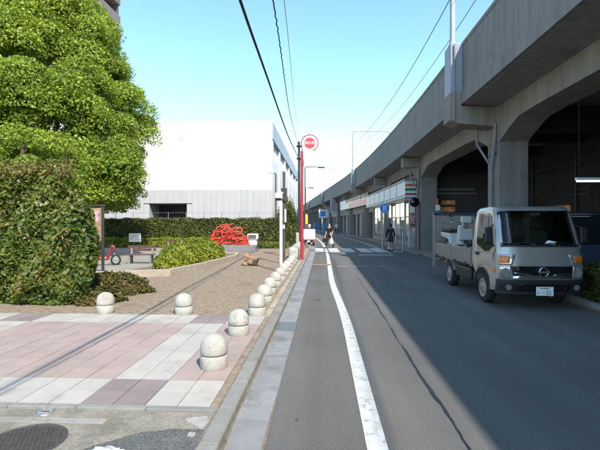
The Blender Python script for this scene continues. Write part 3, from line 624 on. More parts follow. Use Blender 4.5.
# ============================================================ APARTMENT TOWER behind the tree
tw_ = thing('apartment_tower', 'brown apartment tower with balconies rising behind the large tree', 'building', (-28.85, 60, 0))
MB().box(-24, -1.45, -26, 0, 0, 52).build('wall', 'tower_wall', tw_)
for f_ in range(17):
    z = 2.75 + f_ * 3.0
    MB().box(-1.44, .12, -26, .12, z - .22, z).build('balcony_slab', 'tower_wall', tw_); MB().box(0, .13, -26, .13, z + .002, z + 1.2).build('balcony_front', 'tower_wall', tw_); MB().box(-1.44, -.002, .0, .13, z + .002, z + 1.2).build('balcony_end', 'tower_wall', tw_)
    for k in range(8): MB().box(-1.43, -1.40, -25.6 + k * 3.2, -23.2 + k * 3.2, z + .1, z + 2.3).build('window', 'tower_glass', tw_)
    for k in range(5): MB().box(-1.39, -.01, -25.9 + k * 6.4, -25.7 + k * 6.4, z + .003, z + 2.77).build('divider', 'tower_dark', tw_)

# ============================================================ STREET FURNITURE ON THE LEFT
bol_mesh = {
 'base': MB().lathe([(.142, 0), (.150, .012), (.150, .125), (.143, .135), (.132, .137)], 28).mesh('base', 'granite'),
 'dome': MB().lathe([(.128, .1375), (.128, .147), (.144, .149), (.150, .16), (.150, .20), (.147, .235), (.136, .275), (.115, .310), (.086, .336), (.05, .352), (.015, .358)], 28).mesh('dome', 'granite')}
def bollard(x, y, label, lean=0):
    t = thing('bollard', label, 'bollard', (x, y, ZP + .001), random.uniform(0, 6), group='domed granite bollards around the plaza')
    t.rotation_euler = (random.uniform(-.022, .022), random.uniform(-.022, .022), random.uniform(0, 6)); q = random.uniform(.97, 1.03); t.scale = (q, q, random.uniform(.97, 1.03)); t.location.z -= .004
    for k in ('base', 'dome'): link(k, bol_mesh[k], t)
ordn = ['nearest and largest', 'second nearest', 'third', 'fourth', 'fifth', 'sixth', 'seventh', 'eighth', 'ninth', 'tenth', 'eleventh', 'twelfth']
for i, (px, py) in enumerate([(214, 367), (238.5, 334), (257, 314.5), (264.5, 302), (270, 293), (275.5, 286)]):
    p = G(px, py, ZP); bollard(p.x, p.y, ('%s domed granite bollard on the tiles beside the kerb' if i < 2 else '%s domed granite bollard from the front, along the kerb by the brick plaza') % ordn[i])
for i in range(6): bollard(-1.17, 11.75 + i * 1.12, '%s domed granite bollard from the front, along the kerb by the brick plaza' % ordn[6 + i])
for px, py, lb in [(105.5, 312.5, 'domed granite bollard at the tile edge, beside the tall clipped shrub'), (184, 313.5, 'domed granite bollard at the tile edge, alone between shrub and kerb row')]:
    p = G(px, py, ZP); bollard(p.x, p.y, lb)
# low granite kerb wall past the bollards
o = MB().box(-1.5, -1.05, 18.6, 24.5, ZP, .62).build('low_wall', 'granite', bev=.12); tag(o, 'long rounded pale stone wall at the kerb beyond the bollards', 'wall')
# fire hydrant sign
hp = thing('hydrant_sign', 'tall red pole with round red and white fire hydrant sign', 'sign', (-.90, 18.53, .05))
pz = 5.09 - .05; R0 = .355
MB().tube([(0, 0, 0), (0, 0, 2.2), (0, 0, 4.7)], [.072, .068, .060], 12).build('pole', 'red_paint', hp)
MB().lathe([(.10, 0), (.10, .05), (.07, .07)], 12).build('base_plate', 'red_paint', hp)
cx = .335
ring = [(cx + R0 * math.cos(a), 0, pz + R0 * math.sin(a)) for a in [R(195 - 8 * i) for i in range(34)]]
MB().tube([(0, 0, 4.68), (0, 0, 4.85)] + ring, .022, 8).build('ring_tube', 'red_paint', hp)
MB().lathe([(.325, -.012), (.325, .012)], 40, (cx, 0, pz), 'y').build('white_plate', 'sign_white', hp)
MB().lathe([(.232, -.022), (.232, -.0125)], 36, (cx, 0, pz), 'y').build('red_disc', 'sign_red', hp)
MB().box(cx - .2, cx + .2, -.026, -.0225, pz - .075, pz + .085).build('name_band', 'sign_red', hp)
text('消火栓', .15, 'sign_white', hp, (cx, -.028, pz))
# telephone pole
up = thing('utility_pole', 'dark telephone pole with cables just behind the red sign pole', 'pole', (-1.55, 28.0, .05))
MB().tube([(0, 0, 0), (0, 0, 4), (0, 0, 6.9)], [.095, .09, .08], 12).build('shaft', 'dark_metal', up)
for z in (5.75, 6.55): MB().lathe([(.17, z), (.17, z + .10)], 12).build('clamp', 'dark_metal', up)
MB().box(.1, .3, -.12, .12, 5.3, 5.7).build('junction_box', 'dark_metal', up); MB().box(-.03, .03, -.25, .25, 6.6, 6.7).build('cross_arm', 'dark_metal', up)
for z in (2.6, 3.1, 3.6, 4.1, 4.6): MB().tube([(-.22, 0, z), (.22, 0, z)], .012, 5).build('step_bolt', 'galv', up)
def cable(pts, r, label, wob=0.):
    P = [Vector(p) for p in pts]; out = []
    for i in range(len(P) - 1):
        p0, p1, p2, p3 = P[max(i - 1, 0)], P[i], P[i + 1], P[min(i + 2, len(P) - 1)]
        for k in range(110):
            t = k / 110; out.append(.5 * ((2 * p1) + (p2 - p0) * t + (2 * p0 - 5 * p1 + 4 * p2 - p3) * t * t + (3 * p1 - p0 - 3 * p2 + p3) * t ** 3))
    out.append(P[-1])
    if wob:
        for i, q in enumerate(out): q.x += wob * math.sin(i * 1.3) * (1 + .6 * math.sin(i * .31)); q.z += wob * math.cos(i * 1.3)
    return tag(MB().tube(out, r, 7).build('overhead_cable', 'wire'), label, 'cable', 'street cables over the pavement')
cable([(-1.56, 28, 5.88), (-1.42, 18, 5.22), (-1.22, 9, 4.86), atY(240, 0, 6.), (-1.0, 1, 4.58), (-.9, -8, 4.75)], .023, 'thickest black cable running overhead from the telephone pole')
cable([(-1.58, 28, 6.62), (-1.22, 16, 5.72), atY(273, 0, 7.), (-.70, 1, 5.05), (-.62, -8, 5.3)], .012, 'kinked twisted black cable hanging right of the thickest cable', .007)
cable([(-1.50, 28, 7.0), (-1.12, 17, 6.3), atY(284, 0, 8.), (-.6, 1, 5.6), (-.55, -8, 5.8)], .006, 'thinnest wire right of the twisted cable')
# white post, dark post, lamp in the plaza
p = G(281, 272, ZP); o = thing('white_post', 'white painted post with small box at its top by the bollards', 'post', (p.x, p.y, ZP))
MB().tube([(0, 0, 0), (0, 0, 2.5)], .05, 14).build('shaft', 'white_paint', o); MB().lathe([(.07, 2.5), (.07, 2.54), (.02, 2.57)], 14).build('cap', 'white_paint', o); MB().box(-.17, .0, -.16, -.06, 2.36, 2.52).build('box', 'white_paint', o, bev=.01); MB().box(-.16, .08, -.05, .05, 2.28, 2.355).build('bracket', 'dark_metal', o); MB().box(-.09, .09, -.09, .09, 0, .02).build('base_plate', 'white_paint', o)
p = G(284, 264, ZP); o = thing('dark_post', 'slim dark brown post with meter box right behind the white post', 'post', (p.x, p.y, ZP))
MB().tube([(0, 0, 0), (0, 0, 3.45)], .05, 12).build('shaft', 'brown_metal', o); MB().box(-.10, .12, -.12, -.052, 2.4, 2.9).build('meter_box', 'dark_metal', o, bev=.01); MB().box(.03, .09, -.09, -.053, 1.6, 2.1).build('notice', 'sign_white', o); MB().box(-.035, .035, -.09, -.053, 1.35, 1.5).build('notice', 'sign_white', o); MB().lathe([(.058, 3.44), (.058, 3.52), (.02, 3.55)], 12).build('cap', 'brown_metal', o)
p = G(274, 248, ZP); o = thing('park_lamp', 'slim brown lamp post with white lamp head in front of the white hall', 'lamp', (p.x, 28.6 - .3, ZP))
MB().tube([(0, 0, 0), (0, 0, 4.75), (-.04, 0, 4.85), (-.12, 0, 4.88)], [.06, .05, .05, .045], 10).build('post', 'brown_metal', o); MB().box(-.55, -.06, -.12, .12, 4.86, 4.98).build('lamp_head', 'white_paint', o, bev=.02)
for (px, py, Y, arm, hd, lb) in [(305, 167, 45., 1.9, .55, 'dark street lamp with flat head on its arm, left of the viaduct'), (305.5, 187.5, 58., 1.0, .45, 'farther dark street lamp with short arm under the nearer lamp')]:
    p = atY(px, py, Y); o = thing('street_lamp', lb, 'lamp', (p.x, Y, ZP), group='street lamps on the left'); h = p.z - ZP
    MB().tube([(0, 0, 0), (0, 0, h - .1), (.05, 0, h), (arm - .4, 0, h)], [.085, .07, .05, .045], 10).build('pole', 'dark_metal', o); MB().box(arm - .55, arm + .15, -.14, .14, h - .12, h + .02).build('lamp_head', 'dark_metal', o, bev=.03); MB().box(arm - .45, arm + .05, -.11, .11, h - .135, h - .122).build('lens', 'lens', o)
# yellow marker by the pole
p = G(305, 249, ZP); o = thing('yellow_marker', 'slim yellow marker sign behind the red pole', 'sign', (-1.32, 35, ZP)); MB().tube([(0, 0, 0), (0, 0, 2.2)], .03).build('post', 'galv', o); MB().box(-.09, .09, -.06, -.031, 1.5, 2.3).build('plate', 'sign_yellow', o)
p = G(297, 249, ZP); o = MB().tube([(0, 0, 0), (0, 0, .95)], .11, 14).lathe([(.11, .951), (.10, .98), (.05, 1.0)], 14).build('stone_post', 'granite', loc=(-1.55, 26.2, ZP)); tag(o, 'short pale stone post beside the end of the low wall', 'post')
# blue round sign and pipe railing on the shop side
p = G(382.5, 250, 0); o = thing('blue_round_sign', 'round blue sign on a silver post before the striped shop', 'sign', (p.x, p.y, .05))
MB().tube([(0, 0, 0), (0, 0, 3.0)], .04, 10).build('post', 'galv', o); MB().lathe([(.31, -.06), (.31, -.042)], 28, (.12, 0, 2.55), 'y').build('disc', 'sign_white', o); MB().lathe([(.285, -.07), (.285, -.061)], 28, (.12, 0, 2.55), 'y').build('blue_disc', 'sign_blue', o)
MB().box(.03, .09, -.075, -.0705, 2.38, 2.66).box(.15, .21, -.075, -.0705, 2.38, 2.66).build('figures', 'sign_white', o); MB().lathe([(.04, -.075), (.04, -.0705)], 12, (.06, 0, 2.71), 'y').lathe([(.035, -.075), (.035, -.0705)], 12, (.18, 0, 2.71), 'y').build('heads', 'sign_white', o)
p = G(403, 253, 0); o = thing('pipe_railing', 'low bent silver pipe barrier beside the walking woman', 'railing', (p.x, p.y, .0))
MB().tube([(-.55, 0, .06), (-.1, 0, .05), (0, 0, .1), (0, 0, 1.45), (-.05, 0, 1.55)], .035, 10).build('pipe', 'galv', o); MB().tube([(0, 2.2, .0), (0, 2.2, 1.5)], .035, 10).build('post', 'galv', o); MB().tube([(0, 0, 1.4), (0, 2.2, 1.42)], .03, 8).build('rail', 'galv', o)
p = atY(413.5, 203, 26.75); o = thing('spray_mirror', 'dark round convex mirror fixed to the viaduct column', 'mirror', (p.x, 26.7, p.z)); MB().lathe([(.02, -.08), (.2, -.06), (.29, -.01), (.30, .03), (.05, .06)], 24, (.05, 0, .05), 'y').build('dish', 'black_gloss', o); MB().tube([(.05, .05, .05), (.3, .12, .05)], .03).build('arm', 'dark_metal', o)
p = atY(437.5, 205, 24.0); o = thing('blue_marker', 'blue and white warning post behind the truck bed', 'post', (p.x, 24., .056)); MB().tube([(0, 0, 0), (0, 0, 2.9)], .03).build('post', 'galv', o); MB().box(-.14, .14, -.07, -.041, 1.95, 2.25).build('plate', 'sign_blue', o); MB().box(-.12, .12, -.07, -.041, 2.3, 2.6).build('plate', 'sign_white', o); MB().lathe([(.06, 2.65), (.06, 2.95)], 10).build('lamp', 'sign_red', o)

# ============================================================ PLANTS
LM = {
 'camphor': leafmat('camphor_leaves', [(.08, .13, .016), (.19, .275, .026), (.31, .40, .038), (.43, .49, .065)], .38, .5, .5),
 'photinia': leafmat('photinia_leaves', [(.034, .062, .010), (.075, .12, .016), (.14, .185, .026), (.22, .235, .045)], .25, .42, 1.1),
 'photinia_red': leafmat('photinia_young', [(.07, .11, .018), (.14, .16, .028), (.21, .16, .045), (.30, .17, .06)], .3, .4, 1.4),
 'hedge': leafmat('hedge_leaves', [(.03, .05, .010), (.065, .09, .016), (.11, .13, .024), (.17, .15, .035)], .25, .5, .9),
 'azalea': leafmat('azalea_leaves', [(.085, .115, .012), (.17, .21, .018), (.28, .31, .026), (.40, .38, .04)], .3, .5, 1.5),
 'azalea_dark': leafmat('azalea_dark', [(.035, .05, .012), (.075, .085, .018), (.13, .11, .028), (.19, .12, .045)], .25, .5, 1.5),
 'grass': leafmat('grass_blades', [(.06, .09, .014), (.11, .15, .02), (.17, .2, .03)], .3, .5, 1.5)}
# big evergreen tree
tx, ty = -13.3, 20.0
tree = thing('evergreen_tree', 'big dense evergreen tree filling the upper left', 'tree', (tx, ty, ZP))
MB().tube([(0, 0, -.1), (.05, 0, .5), (-.05, .1, 1.8), (.1, .0, 3.4), (.0, .1, 6.), (.2, .2, 9.)], [.62, .46, .40, .34, .22, .10], 14).build('trunk', 'bark', tree)
A = np.array([4.45, 4.9, 6.9]); C0 = np.array([0, 0, 7.1])
d = sph(640); d = d[d[:, 2] > -.80]
lob = 1 + .055 * np.sin(4 * np.arctan2(d[:, 1], d[:, 0]) + 3 * d[:, 2]) + .05 * np.sin(9 * d[:, 2] + 2 * d[:, 0]); cen = C0 + d * A * (lob * rng.uniform(.80, .95, len(d)))[:, None]
cen = cen[(cen[:, 1] < 3.2)]
lobe = np.array([3.15, -1.2, 3.6]) + sph(60) * rng.uniform(.9, 1.75, (60, 1)) * np.array([1, 1, .9]); cen = np.concatenate([cen, lobe])
tp = 1 - .30 * np.clip((cen[:, 2] - 6.2) / 5, 0, 1.15); cen[:, 0] *= tp; cen[:, 1] *= tp
rad = rng.uniform(.5, 1.25, len(cen))
P, N = clump_leaves(cen, rad, [int(900 * r * r) + 260 for r in rad], .74, .27)
d2 = sph(260); cen2 = C0 + d2 * A * rng.uniform(.45, .74, (260, 1)); tp = 1 - .30 * np.clip((cen2[:, 2] - 6.2) / 5, 0, 1.15); cen2[:, :2] *= tp[:, None]; P2, N2 = clump_leaves(cen2, np.full(260, 1.1), [170] * 260, .8, .3)
P = np.concatenate([P, P2]); N = np.concatenate([N, N2]); k = P[:, 2] > 1.55; P, N = P[k], N[k]
link('crown', leaf_mesh('crown', P, N, .118, LM['camphor'], .5, .65), tree)
for i in range(26):
    c = cen[rng.integers(len(cen))] * np.array([.86, .86, .92]); z0 = float(np.clip(c[2] * .45, 1.8, 7)); mid = (c[0] * .45, c[1] * .45, (z0 + c[2]) / 2 + .2)
    MB().tube([(0, .05, z0), mid, tuple(c)], [.16, .09, .03], 7).build('limb', 'bark', tree)
# a lower broadleaf tree in front of it at the far left
t2 = thing('park_tree', 'lower broadleaf tree between the clipped shrub and the big evergreen', 'tree', (-10.6, 14.6, ZP))
MB().tube([(0, 0, -.1), (.05, .02, 1.5), (-.03, 0, 3.0), (.1, .1, 4.4)], [.20, .15, .12, .05], 10).build('trunk', 'bark', t2)
d = sph(110); cen = np.array([0, 0, 3.25]) + d * np.array([2.1, 1.8, 1.7]) * rng.uniform(.7, 1, (110, 1)); rad = rng.uniform(.4, .7, 110)
P, N = clump_leaves(cen, rad, [int(1100 * r * r) + 110 for r in rad], .75, .28)
link('crown', leaf_mesh('crown', P, N, .095, LM['camphor'], .5, .65), t2)
for i in range(8):
    c = cen[i * 9] * .9; MB().tube([(0, 0, 1.8), tuple(c * np.array([.5, .5, .85])), tuple(c)], [.06, .04, .015], 6).build('limb', 'bark', t2)
# tall clipped photinia block with stray shoots, near left
hg = thing('clipped_shrub', 'tall clipped glossy shrub block with reddish young top leaves, near left', 'shrub', (0, 0, ZP))
X0, X1, Y0, Y1, HT = -8.2, -4.34, 7.80, 9.1, 2.50
P, N = hedge_points(84000, X0, X1, Y0, Y1, HT, .17, .15, .03)
r1 = np.clip((P[:, 0] - (X1 - .8)) / .8, 0, 1); r2 = np.clip((P[:, 2] - (HT - .7)) / .7, 0, 1); q = r1 * r2
P[:, 0] -= q * .34; P[:, 2] -= q * .30; r3 = np.clip((.5 - P[:, 2]) / .5, 0, 1); P[:, 1] += np.where(P[:, 1] < Y0 + .3, r3 * .12 * (1 + np.sin(P[:, 0] * 4)), 0)                     # rounded shoulder
P[:, 0] -= (P[:, 1] - 7.8) * .50
redp = np.clip((P[:, 2] - 1.6) / .9, 0, 1) * .34 + .03 + np.clip((P[:, 0] + 4.7) / .8, 0, 1) * .12; isr = rng.uniform(0, 1, len(P)) < redp
link('leaves', leaf_mesh('leaves', P[~isr], N[~isr], .105, LM['photinia'], .46, .55), hg)
link('young_leaves', leaf_mesh('young_leaves', P[isr], N[isr] + np.array([0, 0, .6]), .095, LM['photinia_red'], .42, .6), hg)
sp = rng.uniform(0, 1, (2600, 3)); Ps = np.c_[X0 + sp[:, 0] * (X1 - X0 - .3) - sp[:, 1] * .65, Y0 + sp[:, 1] * (Y1 - Y0), HT + sp[:, 2] ** 2 * .28]
link('top_shoots', leaf_mesh('top_shoots', Ps, np.tile([0, -.4, .6], (2600, 1)), .10, LM['photinia_red'], .35, .8), hg)
MB().prism([(X0, Y0 + .46), (X1 - .75, Y0 + .46), (X1 - 1.0, Y1 - .3), (X0, Y1 - .3)], 0, HT - .65).build('dark_core', 'twig', hg)  # solid dark block added behind the leaves to close gaps
sx_, sy_ = rng.uniform(X0, X1 - .5, 90), rng.uniform(Y0 - .02, Y1, 90); Pq = []
for x_, y_ in zip(sx_, sy_):
    L_s = rng.uniform(.15, .42); dx, dy = rng.normal(0, .25, 2)
    for t_ in np.linspace(0, 1, 13): Pq.append((x_ + dx * L_s * t_ - (y_ - 7.8) * .5, y_ + dy * L_s * t_, HT - .05 + L_s * t_))
for _ in range(150):
    x_, z_ = rng.uniform(X0, X1 - .2), rng.uniform(.2, HT - .3); L_s = rng.uniform(.08, .22)
    for t_ in np.linspace(0, 1, 8): Pq.append((x_ + .05 * t_, Y0 - .06 - L_s * t_ * .7, z_ + L_s * t_))
Pq = np.array(Pq) + rng.normal(0, .018, (len(Pq), 3)); link('stray_shoots', leaf_mesh('stray_shoots', Pq, np.tile([0, -.5, .5], (len(Pq), 1)), .085, LM['photinia_red'], .4, .8), hg)
def mound(name, c, rad, n, size, mat, label, cat='shrub', group=None, bump=.12):
    t = thing(name, label, cat, c, group=group); P, N = mound_points(n, (0, 0, 0), rad, bump, .16); link('leaves', leaf_mesh('leaves', P, N, size, LM[mat], .5, .6), t); core('dark_core', (0, 0, 0), rad, t); return t
p = G(116, 294, ZP); mound('low_bush', (p.x - .15, p.y + .15, ZP), (.85, .55, .46), 5200, .07, 'azalea_dark', 'low olive bush with bronze tips at the foot of the notice board')
mound('low_bush', (-4.45, 8.35, ZP), (.5, .5, .34), 2600, .07, 'azalea_dark', 'small dark bush at the foot of the tall clipped shrub')
for i, (x, y, rx, ry, h, lb) in enumerate([(-4.98, 13.9, .55, .7, .52, 'yellow-green azalea mound at the front corner of the planter'), (-5.15, 15.5, .85, 1.0, .80, 'tallest yellow-green azalea mound in the planter'), (-4.72, 17.4, .75, .95, .74, 'yellow-green azalea mound at the narrow end of the planter')]):
    mound('azalea', (x, y, ZP + .12), (rx, ry, h), 6500, .075, 'azalea', lb, group='azaleas in the planter')
# planter wall
pl = thing('planter', 'low angled concrete planter wall round the azaleas', 'planter')
path = [(-8.4, 11.55), (-5.95, 11.95), (-4.5, 12.55), (-4.08, 14.9), (-3.72, 18.6), (-3.95, 20.3), (-5.6, 20.9)]
for a, b_ in zip(path[:-1], path[1:]):
    a, b_ = Vector((*a, 0)), Vector((*b_, 0)); dd = (b_ - a).normalized(); nn = Vector((-dd.y, dd.x, 0)) * .14
    q = [a + dd * .004, b_ - dd * .004, b_ - dd * .004 + nn, a + dd * .004 + nn]; MB().prism([(v.x, v.y) for v in q], ZP - .02, ZP + .20).build('wall_segment', 'planter', pl, bev=.012)
MB().prism([(-5.9, 12.2), (-4.66, 12.75), (-4.25, 14.9), (-3.9, 18.6), (-4.1, 20.2), (-5.6, 20.75)], ZP - .02, ZP + .12).build('soil', 'ground', pl)
# long hedge at the back
bh = thing('long_hedge', 'long trimmed hedge in front of the white hall', 'hedge', (0, 0, ZP))
P, N = hedge_points(42000, -19, -2.35, 27.95, 29.2, 1.86, .08, .07); link('leaves', leaf_mesh('leaves', P, N, .12, LM['hedge'], .5, .6), bh); MB().box(-18.9, -2.5, 28.1, 29.05, 0, 1.70).build('dark_core', 'twig', bh)  # box is a dark filler added inside the hedge
lh = thing('low_hedge', 'low yellowish hedge strip before the long hedge on the left', 'hedge', (0, 0, ZP)); P, N = hedge_points(9000, -14.5, -7.0, 27.0, 27.8, .62, .08, .06); link('leaves', leaf_mesh('leaves', P, N, .10, LM['azalea'], .5, .6), lh); MB().box(-14.4, -7.1, 27.1, 27.7, 0, .5).build('dark_core', 'twig', lh)  # dark filler box added under the leaf layer
gp = 3200; Pg = np.c_[rng.uniform(-4.4, -2.2, gp), rng.uniform(26.6, 27.9, gp), ZP + rng.uniform(.02, .34, gp)]; o = link('ground_cover', leaf_mesh('ground_cover', Pg, np.tile([0, -.8, .2], (gp, 1)), .16, LM['grass'], .25, .5)); tag(o, 'bright green ground cover at the foot of the hedge', 'ground cover', kind='stuff')
t3 = thing('corner_shrub', 'dark bushy shrub at the corner of the white hall by the road', 'shrub', (-2.75, 31.5, ZP)); P, N = mound_points(7000, (0, 0, 0), (.85, 2.4, 3.0), .18, .14); link('leaves', leaf_mesh('leaves', P, N, .14, LM['hedge'], .5, .6), t3); core('dark_core', (0, 0, 0), (.85, 2.4, 3.0), t3)
t3 = thing('corner_shrub', 'taller green shrub by the roadside beyond the telephone pole', 'shrub', (-3.1, 38.0, ZP)); P, N = mound_points(7000, (0, 0, 0), (.9, 3.2, 3.6), .18, .14); link('leaves', leaf_mesh('leaves', P, N, .16, LM['hedge'], .5, .6), t3); core('dark_core', (0, 0, 0), (.9, 3.2, 3.6), t3)
# hedge by the right kerb
rh = thing('kerb_hedge', 'dark low hedge beside the truck at the right edge', 'hedge', (0, 0, .02)); P, N = hedge_points(9000, 5.36, 7.6, 8.5, 9.6, .74, .08, .07); link('leaves', leaf_mesh('leaves', P, N, .075, LM['hedge'], .5, .6), rh); MB().box(5.5, 7.5, 8.65, 9.45, 0, .62).build('dark_core', 'twig', rh)  # leaf shell over an added dark filler box

# ============================================================ PARK THINGS
rs = thing('red_sculpture', 'tangled red tube sculpture on a low grey plinth before the hedge', 'sculpture', (*G(229.5, 251.5, ZP).xy, ZP))
MB().box(-1.75, 2.05, -.25, .6, 0, .42).build('plinth', 'gutter', rs, bev=.02)
def loop(cx, cz, rx, rz_, tilt, y, r=.042, a0=0, a1=360):
    pts = [(cx + rx * math.cos(R(a)) * math.cos(tilt) - rz_ * math.sin(R(a)) * math.sin(tilt), y + .12 * math.sin(R(a * 2)), cz + rx * math.cos(R(a)) * math.sin(tilt) + rz_ * math.sin(R(a)) * math.cos(tilt)) for a in np.linspace(a0, a1, 28)]
    MB().tube(pts, r, 7).build('red_tube', 'sculpt_red', rs)
rs.scale = (.74, .74, .86)
for a in [(-.6, 1.25, .62, .42, .6, .1), (-.25, 1.2, .5, .38, -.5, .25), (-.9, .95, .45, .35, 1.0, .05), (.35, 1.25, .6, .25, .3, .2), (.7, .95, .55, .28, -.5, .1), (-.3, .72, 1.15, .22, .08, .15), (.6, .68, .8, .18, -.15, .05), (-1.0, .62, .5, .16, .3, .2)]: loop(*a)
for (x0, z0, x1, z1) in [(-1.35, .42, -1.25, 1.35), (-1.3, .45, -.2, .95), (-.6, .42, .3, .9), (.2, .42, 1.0, .85), (1.1, .42, 1.45, .8), (-.2, 1.55, .25, 1.78), (.5, 1.4, .95, 1.45), (-1.5, .5, 1.5, .48)]: MB().tube([(x0, .1, z0), ((x0 + x1) / 2, .2, (z0 + z1) / 2 + .08), (x1, .15, z1)], .04, 7).build('red_tube', 'sculpt_red', rs)
rs_ = random.Random(5)
for i in range(26):
    u = rs_.uniform(-1.45, 1.5); hh = 1.62 - .32 * max(0, u + .5) ** 1.2 - .5 * max(0, -u - .8); z0 = rs_.uniform(.5, max(.6, hh - .15)); loop(u * .85, z0, rs_.uniform(.18, .5), rs_.uniform(.10, .26), rs_.uniform(-.7, .7), rs_.uniform(-.1, .35), .026, rs_.uniform(0, 90), rs_.uniform(220, 400))
p = G(253, 250, ZP); df = thing('stone_stand', 'small white stone stand with dark top right of the red sculpture', 'stand', (p.x, p.y, ZP)); MB().box(-.24, .24, -.2, .2, .0, .62).build('block', 'white_paint', df, bev=.03); MB().box(-.3, .3, -.25, .25, .62, .95).build('head', 'white_paint', df, bev=.03); MB().box(-.24, .22, -.27, -.252, .68, .9).build('dark_face', 'tower_dark', df)
# crouching terracotta animal-shaped stone
p = G(250, 265.5, ZP); rk_ = thing('terracotta_stone', 'brown rock seat shaped like a crouching animal on the brick plaza', 'stone', (p.x, p.y, ZP))
def lump(name, c, s, seed):
    bm = bmesh.new(); bmesh.ops.create_icosphere(bm, subdivisions=3, radius=1); rr = random.Random(seed); ph = [rr.uniform(0, 6) for _ in range(6)]
    for v in bm.verts:
        q = v.co.copy(); k = 1 + .10 * math.sin(3 * q.x + ph[0]) * math.sin(4 * q.y + ph[1]) + .08 * math.sin(5 * q.z + ph[2] + 3 * q.x) + .04 * math.sin(9 * q.y + ph[3])
        cl = lambda t: math.copysign(abs(t) ** .75, t); v.co = Vector((cl(q.x) * s[0] * k + c[0], cl(q.y) * s[1] * k + c[1], cl(q.z) * s[2] * k + c[2]))
    me = bpy.data.meshes.new(name); bm.to_mesh(me); bm.free(); me.materials.append(M['orange_brick']); return link(name, me, rk_)
rk_.scale = (.62, .62, .72)
lump('body', (.12, .05, .26), (.36, .25, .22), 1); lump('head', (-.20, -.05, .44), (.20, .18, .18), 2); lump('foot', (-.28, -.12, .09), (.16, .14, .10), 3); lump('foot', (.36, -.14, .10), (.14, .14, .11), 4)
# benches
def bench(x, y, rz, lb):
    t = thing('park_bench', lb, 'bench', (x, y, ZP), rz, group='park benches'); t.scale = (.85, .9, .85)
    for i in range(3): MB().box(-.62, .62, -.2 + i * .14, -.08 + i * .14, .40, .44).build('seat_plank', 'bench_wood', t, bev=.006)
    for i in range(2): MB().box(-.62, .62, .23, .26, .56 + i * .14, .68 + i * .14).build('back_plank', 'bench_wood', t, bev=.006)
    for s in (-.5, .42): MB().prismx([(-.2, 0), (-.1, 0), (.1, .34), (.2, 0), (.3, 0), (.28, .79), (.24, .79), (.2, .395), (-.2, .395)], s, s + .08).build('leg', 'kerb', t)
bench(-7.0, 16.3, .15, 'dark wooden park bench with white legs behind the planter')
bench(-7.9, 22.6, 0, 'farther reddish park bench near the long hedge')
p = G(135, 254, ZP); o = thing('info_sign', 'small white information sign on two legs before the hedge', 'sign', (p.x, p.y, ZP)); MB().box(-.3, .3, -.03, .03, .62, 1.05).build('panel', 'sign_white', o)
for s in (-.2, .2): MB().tube([(s, .035, 0), (s, .035, .8)], .02, 6).build('leg', 'dark_metal', o)
for i in range(4): MB().box(-.24, .24 - .07 * (i % 3), -.034, -.031, .96 - i * .08, .98 - i * .08).build('text_line', 'pipe', o)
# notice board
nb_ = thing('notice_board', 'black framed notice board with tan poster beside the clipped shrub', 'notice board', (-6.66, 12.15, ZP), R(14))
for s in (-.55, .30): MB().box(s - .035, s + .035, -.035, .035, 0, 2.05).build('post', 'dark_metal', nb_)
MB().box(-.62, .37, -.045, .045, 1.99 + .062, 2.10).build('top_rail', 'dark_metal', nb_); MB().box(-.512, .262, -.03, .03, 1.05, 2.0).build('board', 'poster_tan', nb_); MB().box(-.512, .262, -.03, .03, .98, 1.045).build('bottom_rail', 'dark_metal', nb_)
for (x0, x1, z0, z1, mt) in [(-.45, -.18, 1.5, 1.92, 'sign_white'), (-.12, .2, 1.6, 1.92, 'poster_red'), (-.4, .1, 1.12, 1.42, 'sign_white')]: MB().box(x0, x1, -.036, -.031, z0, z1).build('paper', mt, nb_)
# red moped
p = G(85, 269, ZP); mo = thing('red_moped', 'red moped with pale wheel parked behind the notice board', 'moped', (p.x, p.y + 1.2, ZP), R(25)); mo.scale = (.8, .8, .85)
def wheel(parent, c, r, w_, axis='x', rim='rim'):
    t = MB(); prof = [(r * .62, -w_ / 2), (r * .9, -w_ / 2), (r, -w_ * .3), (r, w_ * .3), (r * .9, w_ / 2), (r * .62, w_ / 2)]
    o = t.lathe(prof, 28, c, axis).build('tyre', 'tyre', parent); MB().lathe([(r * .08, -w_ * .56), (r * .24, -w_ * .56), (r * .30, -w_ * .51), (r * .56, -w_ * .505), (r * .60, -w_ * .54), (r * .64, -w_ * .54), (r * .65, -w_ * .50), (r * .65, w_ * .50), (r * .64, w_ * .54), (r * .60, w_ * .54), (r * .56, w_ * .505), (r * .30, w_ * .51), (r * .24, w_ * .56), (r * .08, w_ * .56)], 24, c, axis).build('rim', rim, o); return o
wheel(mo, (.55, 0, .23), .23, .09, 'y'); wheel(mo, (-.6, 0, .23), .23, .09, 'y')
b = MB(); prof = [(-.85, .45), (-.3, .42), (-.15, .24), (.25, .24), (.32, .5), (.42, .85), (.36, .9), (.22, .5), (.15, .34), (-.1, .36), (-.2, .62), (-.75, .66)]
b.add([(x, -.13, z) for x, z in prof] + [(x, .13, z) for x, z in prof], [tuple(range(12)), tuple(range(23, 11, -1))] + [(i, 12 + i, 12 + (i + 1) % 12, (i + 1) % 12) for i in range(12)]); b.build('body', 'moped_shade_red', mo, bev=.03)
MB().box(-.75, -.2, -.12, .12, .665, .75).build('seat', 'black_plastic', mo, bev=.03); MB().tube([(.4, -.3, .98), (.38, 0, .93), (.4, .3, .98)], .016, 6).build('handlebar', 'dark_metal', mo); MB().tube([(.40, 0, .9), (.55, 0, .23)], .03, 8).build('fork', 'galv', mo); MB().box(.40, .52, -.12, .12, .62, .84).build('headlamp_cowl', 'moped_shade_red', mo, bev=.03)

